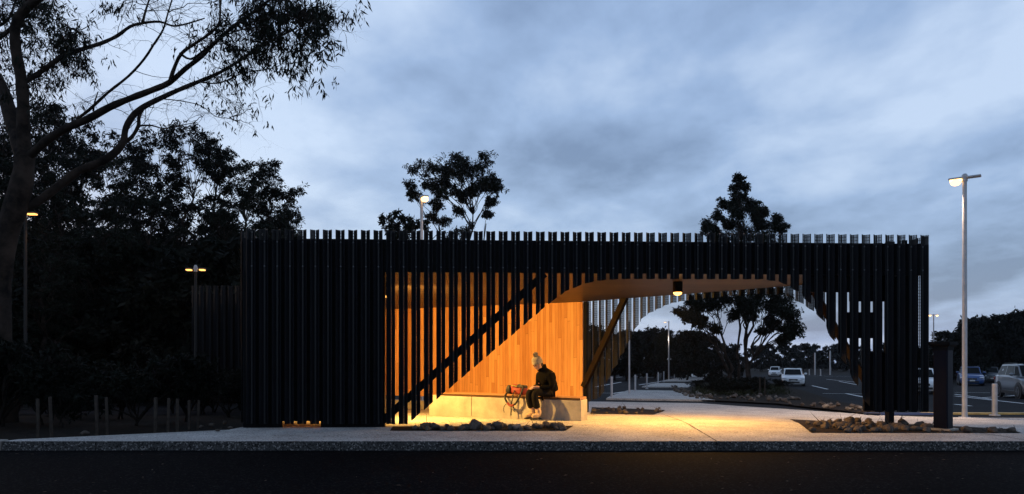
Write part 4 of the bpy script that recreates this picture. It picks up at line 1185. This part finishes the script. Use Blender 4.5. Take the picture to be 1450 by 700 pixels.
    if suv:
        for s in (-1, 1):
            b = MB(); b.box((.0, s * (hw - .02), .30), (wb - wr * 2.3, .07, .16)); b.build('sill_trim', MT['black'], t, bevel=.015)
            for x in ax:
                b = MB(); b.lathe([(wr * 1.26, -.02), (wr * 1.26, .112), (wr * 1.12, .114)], sides=28, M=Matrix.Translation((x, s * (hw - .105), wr + .015)) @ Matrix.Rotation(R(-90 * s), 4, 'X')); b.build('arch_trim', MT['black'], t)
    b = MB(); b.box((0, 0, .27), (L_ * .92, W * .8, .14)); b.build('underbody', MT['black'], t)
    return t
MT['tr'] = mat('tail_red', (.3, .01, .01), .2)
def car_at(u, v, head, *a, **k):
    p = foot(u, v); p.z -= .022
    return make_car(p, math.atan2(head[1], head[0]), *a, **k)
car_at(1122.5, 546, (-.36, -.93), 'white', 'white sedan facing the path with dark grille, in front of the other white car', L_=4.6, W=1.84, H=1.47)
car_at(1097.5, 533, (-.42, -.9), 'white', 'white car parked behind the white sedan, half hidden by it', L_=4.5, W=1.8, H=1.6, suv=True)
car_at(1374, 545.5, (-.50, -.86), 'blue', 'bright blue crossover behind the tall pale street light', L_=4.45, W=1.8, H=1.62, suv=True)
car_at(1401, 541.5, (-.46, -.88), 'grey', 'dark grey hatchback half hidden behind the blue crossover', L_=4.3, W=1.78, H=1.62, suv=True)
car_at(1457, 563, (-.32, -.95), 'silver', 'silver grey four wheel drive cut by the right edge of the picture', L_=4.6, W=1.85, H=1.72, suv=True, rails=True)
car_at(1303, 556, (-.45, -.9), 'white', 'white car mostly hidden between the slat end and the navy column', L_=4.5, W=1.8, H=1.5)

# ------------------------------------------------------------------ person
MT['skin'] = mat('skin', (.52, .30, .21), .55)
MT['jacket'] = mat('black_jacket', (.003, .0028, .003), .9, spec=.08, var=.3, scale=14, bump=.5, bscale=18)
MT['trouser'] = mat('dark_trousers', (.009, .008, .0075), .9, spec=.08, var=.25, scale=12, bump=.4, bscale=22)
MT['boot'] = mat('tan_boots', (.46, .32, .20), .7, var=.25, scale=16)
MT['wool'] = mat('cream_wool', (.34, .30, .24), .95, var=.2, scale=40, bump=.9, bscale=60)
MT['hair'] = mat('brown_hair', (.03, .018, .01), .6)
MT['sole'] = mat('boot_sole', (.02, .018, .016), .8)

def skin_mesh(name, verts, edges, radii, material, parent, sub=2, root=0):
    me = bpy.data.meshes.new(name); me.from_pydata([tuple(v) for v in verts], edges, []); me.update()
    o = bpy.data.objects.new(name, me); C.objects.link(o)
    md = o.modifiers.new('skin', 'SKIN'); md.use_smooth_shade = True
    for i, rd in enumerate(radii):
        sv = me.skin_vertices[0].data[i]
        sv.radius = rd if isinstance(rd, tuple) else (rd, rd)
        sv.use_root = (i == root)
    s = o.modifiers.new('sub', 'SUBSURF'); s.levels = sub; s.render_levels = sub
    dg = bpy.context.evaluated_depsgraph_get(); dg.update()
    ev = o.evaluated_get(dg)
    m2 = bpy.data.meshes.new_from_object(ev)
    o.modifiers.clear(); o.data = m2; m2.name = name
    m2.materials.clear(); m2.materials.append(material)
    m2.polygons.foreach_set('use_smooth', [True] * len(m2.polygons))
    o.parent = parent
    return o

hip = Vector((.81, 14.47, .455))
fw = Vector((-.83, -.56, 0)).normalized()
per = empty('person', (hip.x, hip.y, 0), math.atan2(fw.y, fw.x))
tag(per, 'person in cream pompom beanie and black jacket sitting hunched on the bench', 'person')
S = .455
# skeleton, local: x forward, y left, z up
def chain(vs, es, rs, start, pts, rad):
    i = start
    for p, r_ in zip(pts, rad):
        vs.append(p); rs.append(r_); es.append((i, len(vs) - 1)); i = len(vs) - 1
    return i
vs, es, rs = [(0, 0, S + .10)], [], [(.135, .155)]
sp = chain(vs, es, rs, 0, [(.02, 0, S + .24), (.08, 0, S + .38), (.16, 0, S + .50)], [(.115, .145), (.115, .16), (.085, .15)])
nk = chain(vs, es, rs, sp, [(.225, 0, S + .55), (.28, 0, S + .60)], [.058, .055])
hd = chain(vs, es, rs, nk, [(.32, 0, S + .645), (.335, 0, S + .705), (.33, 0, S + .775)], [(.080, .075), (.098, .08), (.082, .072)])
fingers = []
for s in (-1, 1):
    sh = chain(vs, es, rs, sp, [(.155, s * .165, S + .475), (.13, s * .215, S + .34), (.14, s * .225, S + .22)], [.062, .052, .045])
    wrist = chain(vs, es, rs, sh, [(.28, s * .16, S + .195), (.385, s * .07, S + .205)], [.036, .028])
    pl = chain(vs, es, rs, wrist, [(.43, s * .045, S + .205), (.47, s * .025, S + .20)], [(.02, .036), (.018, .038)])
    for k in range(4):
        yy = s * (.05 - k * .020); ln = (.026, .03, .032, .028)[k]
        chain(vs, es, rs, pl, [(.485, yy, S + .196), (.485 + ln, yy - s * .012, S + .182), (.485 + ln + .006, yy - s * .02, S + .158)], [.0095, .0085, .007])
    chain(vs, es, rs, wrist, [(.425, s * .02, S + .222), (.455, s * -.004, S + .222)], [.011, .0085])
    th = chain(vs, es, rs, 0, [(.10, s * .095, S + .085), (.28, s * .105, S + .10), (.46, s * .10, S + .11)], [.085, .078, .062])
    an = chain(vs, es, rs, th, [(.47, s * .10, S - .02), (.42, s * .10, S - .18), (.385, s * .10, S - .36)], [.056, .055, .038])
    chain(vs, es, rs, an, [(.40, s * .10, .055), (.50, s * .105, .04)], [.042, .036])
skin_mesh('body', vs, es, rs, MT['skin'], per)
# face: nose, ears, eyes, mouth (children on the head)
hc = Vector((.34, 0, S + .70))
tilt = R(32)
Hm = Matrix.Translation(hc) @ Matrix.Rotation(tilt, 4, 'Y')
b = MB(); b.ell((0, 0, 0), (.022, .015, .026), 10, 8, M=Hm @ Matrix.Translation((.098, 0, -.02))); b.build('nose', MT['skin'], per, smooth=True)
b = MB(); b.ell((0, 0, 0), (.010, .026, .008), 10, 6, M=Hm @ Matrix.Translation((.088, 0, -.062))); b.build('mouth', mat('lips', (.35, .13, .10), .5), per, smooth=True)
b = MB(); b.ell((0, 0, 0), (.03, .04, .03), 10, 8, M=Hm @ Matrix.Translation((.055, 0, -.088))); b.build('chin', MT['skin'], per, smooth=True)
for s in (-1, 1):
    b = MB(); b.ell((0, 0, 0), (.010, .014, .009), 10, 6, M=Hm @ Matrix.Translation((.086, s * .033, .006))); b.build('eye', MT['hair'], per, smooth=True)
    b = MB(); b.ell((0, 0, 0), (.022, .010, .032), 10, 6, M=Hm @ Matrix.Translation((-.005, s * .084, -.01))); b.build('ear', MT['skin'], per, smooth=True)
# hair below the hat
b = MB(); b.ell((0, 0, 0), (.062, .082, .085), 14, 10, M=Hm @ Matrix.Translation((-.055, 0, -.03))); b.build('hair', MT['hair'], per, smooth=True)
# beanie with cuff and pompom
b = MB()
prof = [(.110, .005), (.119, .014), (.121, .055), (.112, .062), (.114, .085), (.106, .115), (.084, .142), (.050, .158), (.012, .164)]
b.lathe(prof, sides=26, M=Hm @ Matrix.Translation((-.008, 0, -.01)) @ Matrix.Rotation(R(-14), 4, 'Y') @ Matrix.Diagonal((1.0, .93, 1, 1)))
bn = b.build('beanie', MT['wool'], per, smooth=True)
b = MB(); r = random.Random(2)
c0 = Hm @ Matrix.Translation((-.062, 0, .178))
for k in range(260):
    d = Vector((r.gauss(0, 1), r.gauss(0, 1), r.gauss(0, 1))).normalized() * r.uniform(.045, .062)
    b.bar(c0 @ (d * .3), c0 @ d, .008, .008, up=(.3, .5, .8))
b.build('pompom', MT['wool'], bn)
# jacket
vs, es, rs = [(-.015, 0, S + .085)], [], [(.165, .19)]
sp = chain(vs, es, rs, 0, [(-.005, 0, S + .16), (.02, 0, S + .26), (.075, 0, S + .38), (.15, 0, S + .49)], [(.165, .19), (.155, .185), (.145, .195), (.105, .175)])
chain(vs, es, rs, sp, [(.20, 0, S + .56), (.225, 0, S + .60)], [(.095, .10), (.09, .095)])
for s in (-1, 1):
    chain(vs, es, rs, sp, [(.15, s * .18, S + .455), (.125, s * .235, S + .335), (.135, s * .245, S + .215), (.27, s * .175, S + .195), (.36, s * .09, S + .205)], [.085, .077, .07, .056, .046])
jk = skin_mesh('jacket', vs, es, rs, MT['jacket'], per)
b = MB(); b.lathe([(.095, 0), (.112, .085), (.10, .09), (.08, .01)], sides=20, M=Matrix.Translation((.195, 0, S + .565)) @ Matrix.Rotation(R(30), 4, 'Y')); b.build('collar', MT['jacket'], jk, smooth=True)
# trousers
vs, es, rs = [(.0, 0, S + .095)], [], [(.15, .175)]
for s in (-1, 1):
    chain(vs, es, rs, 0, [(.12, s * .10, S + .095), (.29, s * .11, S + .108), (.45, s * .105, S + .112), (.485, s * .105, S + .06), (.47, s * .105, S - .06), (.43, s * .105, S - .18), (.415, s * .105, S - .235)], [.10, .094, .085, .08, .076, .076, .074])
skin_mesh('trousers', vs, es, rs, MT['trouser'], per)
for s in (-1, 1):
    dx = .0 if s > 0 else .06
    vs, es, rs = [(.40, s * .105, .235)], [], [.070]
    chain(vs, es, rs, 0, [(.385, s * .105, .15), (.39, s * .105, .085), (.47, s * .108, .075), (.56, s * .112, .062)], [.068, (.072, .062), (.064, .06), (.05, .052)])
    bt = skin_mesh('boot', vs, es, rs, MT['boot'], per)
    b = MB(); b.prism([(.33, s * .105 - .042), (.46, s * .105 - .05), (.56, s * .11 - .046), (.60, s * .11), (.56, s * .11 + .046), (.46, s * .105 + .05), (.33, s * .105 + .042)], .0, .024); b.build('sole', MT['sole'], bt, bevel=.006)

# ------------------------------------------------------------------ backpack on the bench
MT['red'] = mat('red_nylon', (.17, .014, .007), .7, var=.25, scale=9, bump=.4, bscale=14)
MT['web'] = mat('black_webbing', (.012, .012, .012), .7)
MT['olive'] = mat('lime_trim', (.25, .28, .05), .6)
bp = empty('backpack', (.125, 14.93, .455), math.atan2(-bd_.y, -bd_.x) + math.pi)
tag(bp, 'red and black hiking backpack lying on the bench with its straps hanging down', 'backpack')
def lump(name, c, d, m, parent, seed, amp=.02, rot=(0, 0, 0)):
    me = bpy.data.meshes.new(name); bm = bmesh.new(); bmesh.ops.create_cube(bm, size=1)
    bmesh.ops.subdivide_edges(bm, edges=bm.edges[:], cuts=4, use_grid_fill=True)
    r = random.Random(seed); M_ = Matrix.Translation(c) @ Matrix.Rotation(rot[1], 4, 'Y') @ Matrix.Rotation(rot[2], 4, 'Z')
    for v in bm.verts:
        q = v.co.copy(); k = (abs(q.x * 2) ** 4 + abs(q.y * 2) ** 4 + abs(q.z * 2) ** 4) ** .25
        q = q / max(k, .01) * max(abs(q.x), abs(q.y), abs(q.z)) * 2
        v.co = M_ @ Vector((q.x * d[0] + r.gauss(0, amp), q.y * d[1] + r.gauss(0, amp), q.z * d[2] + r.gauss(0, amp)))
    bm.to_mesh(me); bm.free(); me.materials.append(m)
    me.polygons.foreach_set('use_smooth', [True] * len(me.polygons))
    o = bpy.data.objects.new(name, me); C.objects.link(o); o.parent = parent
    md = o.modifiers.new('s', 'SUBSURF'); md.levels = 1; md.render_levels = 1
    return o
lump('main_compartment', (.02, 0, .125), (.40, .24, .21), MT['red'], bp, 1, .006, (0, R(8), 0))
lump('end_pocket', (-.17, -.03, .13), (.13, .23, .20), MT['web'], bp, 2, .005, (0, R(8), 0))
lump('front_pocket', (.06, -.115, .105), (.24, .08, .14), MT['red'], bp, 3, .005)
lump('top_lid', (.10, 0, .185), (.24, .22, .09), MT['web'], bp, 4, .005)
b = MB(); b.bar((-.08, -.13, .225), (.06, -.14, .205), .02, .012); b.build('zip_trim', MT['olive'], bp)
def strap(name, pts, w_, m):
    b = MB(); n = len(pts); raw = [Vector(p) for p in pts]; out = []
    for i in range(n - 1):
        p0, p1, p2, p3 = raw[max(i - 1, 0)], raw[i], raw[i + 1], raw[min(i + 2, n - 1)]
        for k in range(5):
            t = k / 5; out.append(.5 * ((2 * p1) + (p2 - p0) * t + (2 * p0 - 5 * p1 + 4 * p2 - p3) * t * t + (3 * p1 - p0 - 3 * p2 + p3) * t ** 3))
    out.append(raw[-1])
    b.tube(out, w_ / 2, 8); return b.build(name, m, bp, smooth=True)
# padded shoulder straps and hip belt hang over the front edge (local -y is towards the road)
strap('shoulder_strap', [(-.18, -.16, .05), (-.15, -.285, -.03), (-.08, -.30, -.14), (.02, -.305, -.20), (.13, -.30, -.16), (.20, -.29, -.05), (.23, -.20, .09), (.20, -.12, .19), (.10, -.09, .235), (.03, -.07, .20)], .04, MT['web'])
strap('belt_pad', [(-.06, -.31, -.155), (.02, -.315, -.205), (.10, -.31, -.185)], .055, MT['red'])
strap('shoulder_strap', [(.02, -.14, .12), (.05, -.27, .03), (.05, -.29, -.06), (.02, -.30, -.20)], .026, MT['web'])
strap('webbing', [(.02, -.305, -.20), (.03, -.31, -.28), (.025, -.31, -.37), (.03, -.31, -.415)], .022, MT['web'])
strap('webbing', [(-.10, -.30, -.17), (-.15, -.305, -.22), (-.165, -.305, -.30), (-.15, -.305, -.36)], .016, MT['web'])
strap('webbing', [(.07, -.305, -.2), (.10, -.31, -.27), (.085, -.31, -.30), (.12, -.31, -.33)], .018, MT['web'])

# ------------------------------------------------------------------ damp evening air
hm = bpy.data.materials.new('damp_air'); hm.use_nodes = True
hn = hm.node_tree; hn.nodes.remove(hn.nodes['Principled BSDF'])
pv = hn.nodes.new('ShaderNodeVolumePrincipled'); pv.inputs['Color'].default_value = (.85, .9, 1, 1); pv.inputs['Density'].default_value = .00011; pv.inputs['Anisotropy'].default_value = .55
hn.links.new(pv.outputs[0], hn.nodes['Material Output'].inputs['Volume'])
b = MB(); b.box((0, 270, 12), (1300, 740, 32)); hz = b.build('haze', hm); hz['kind'] = 'stuff'; hz['label'] = 'thin damp evening air over the car park'

# ------------------------------------------------------------------ small litter on road and path, ground cover on the island
lv = MB(); r = random.Random(9)
for i in range(240):
    x, y = r.uniform(-9, 11), r.uniform(6.5, 12)
    if 10.2 < y < 10.4: continue
    z = (-.137 if y < FRONT else gz(x, y) + .004); a = r.uniform(0, 6.28); s = r.uniform(.012, .035)
    if y > 11.8 and x < -5: continue
    c, sn = math.cos(a) * s, math.sin(a) * s
    lv.add([(x - c, y - sn, z), (x - sn * .25, y + c * .25, z + .005), (x + c, y + sn, z + .002), (x + sn * .25, y - c * .25, z + .004)], [(0, 1, 2, 3)])
o = lv.build('leaf_litter', mat('dry_leaf', (.14, .10, .07), .8, var=.4, scale=3)); tag(o, 'dry gum leaves scattered on the road and path', kind='stuff')
lv = Leaves(31); r = random.Random(6)
for i in range(260):
    u = r.uniform(985, 1110); v = r.uniform(546, 562); p = foot(u, v)
    lv.cloud((p.x, p.y, p.z + .10), (.5, .4, .14), 36, -.3)
o = bpy.data.objects.new('ground_cover', lv.mesh('ground_cover', .16, .03, MT['leaf2'])); C.objects.link(o); tag(o, 'low tufts of green ground cover on the island', kind='stuff')
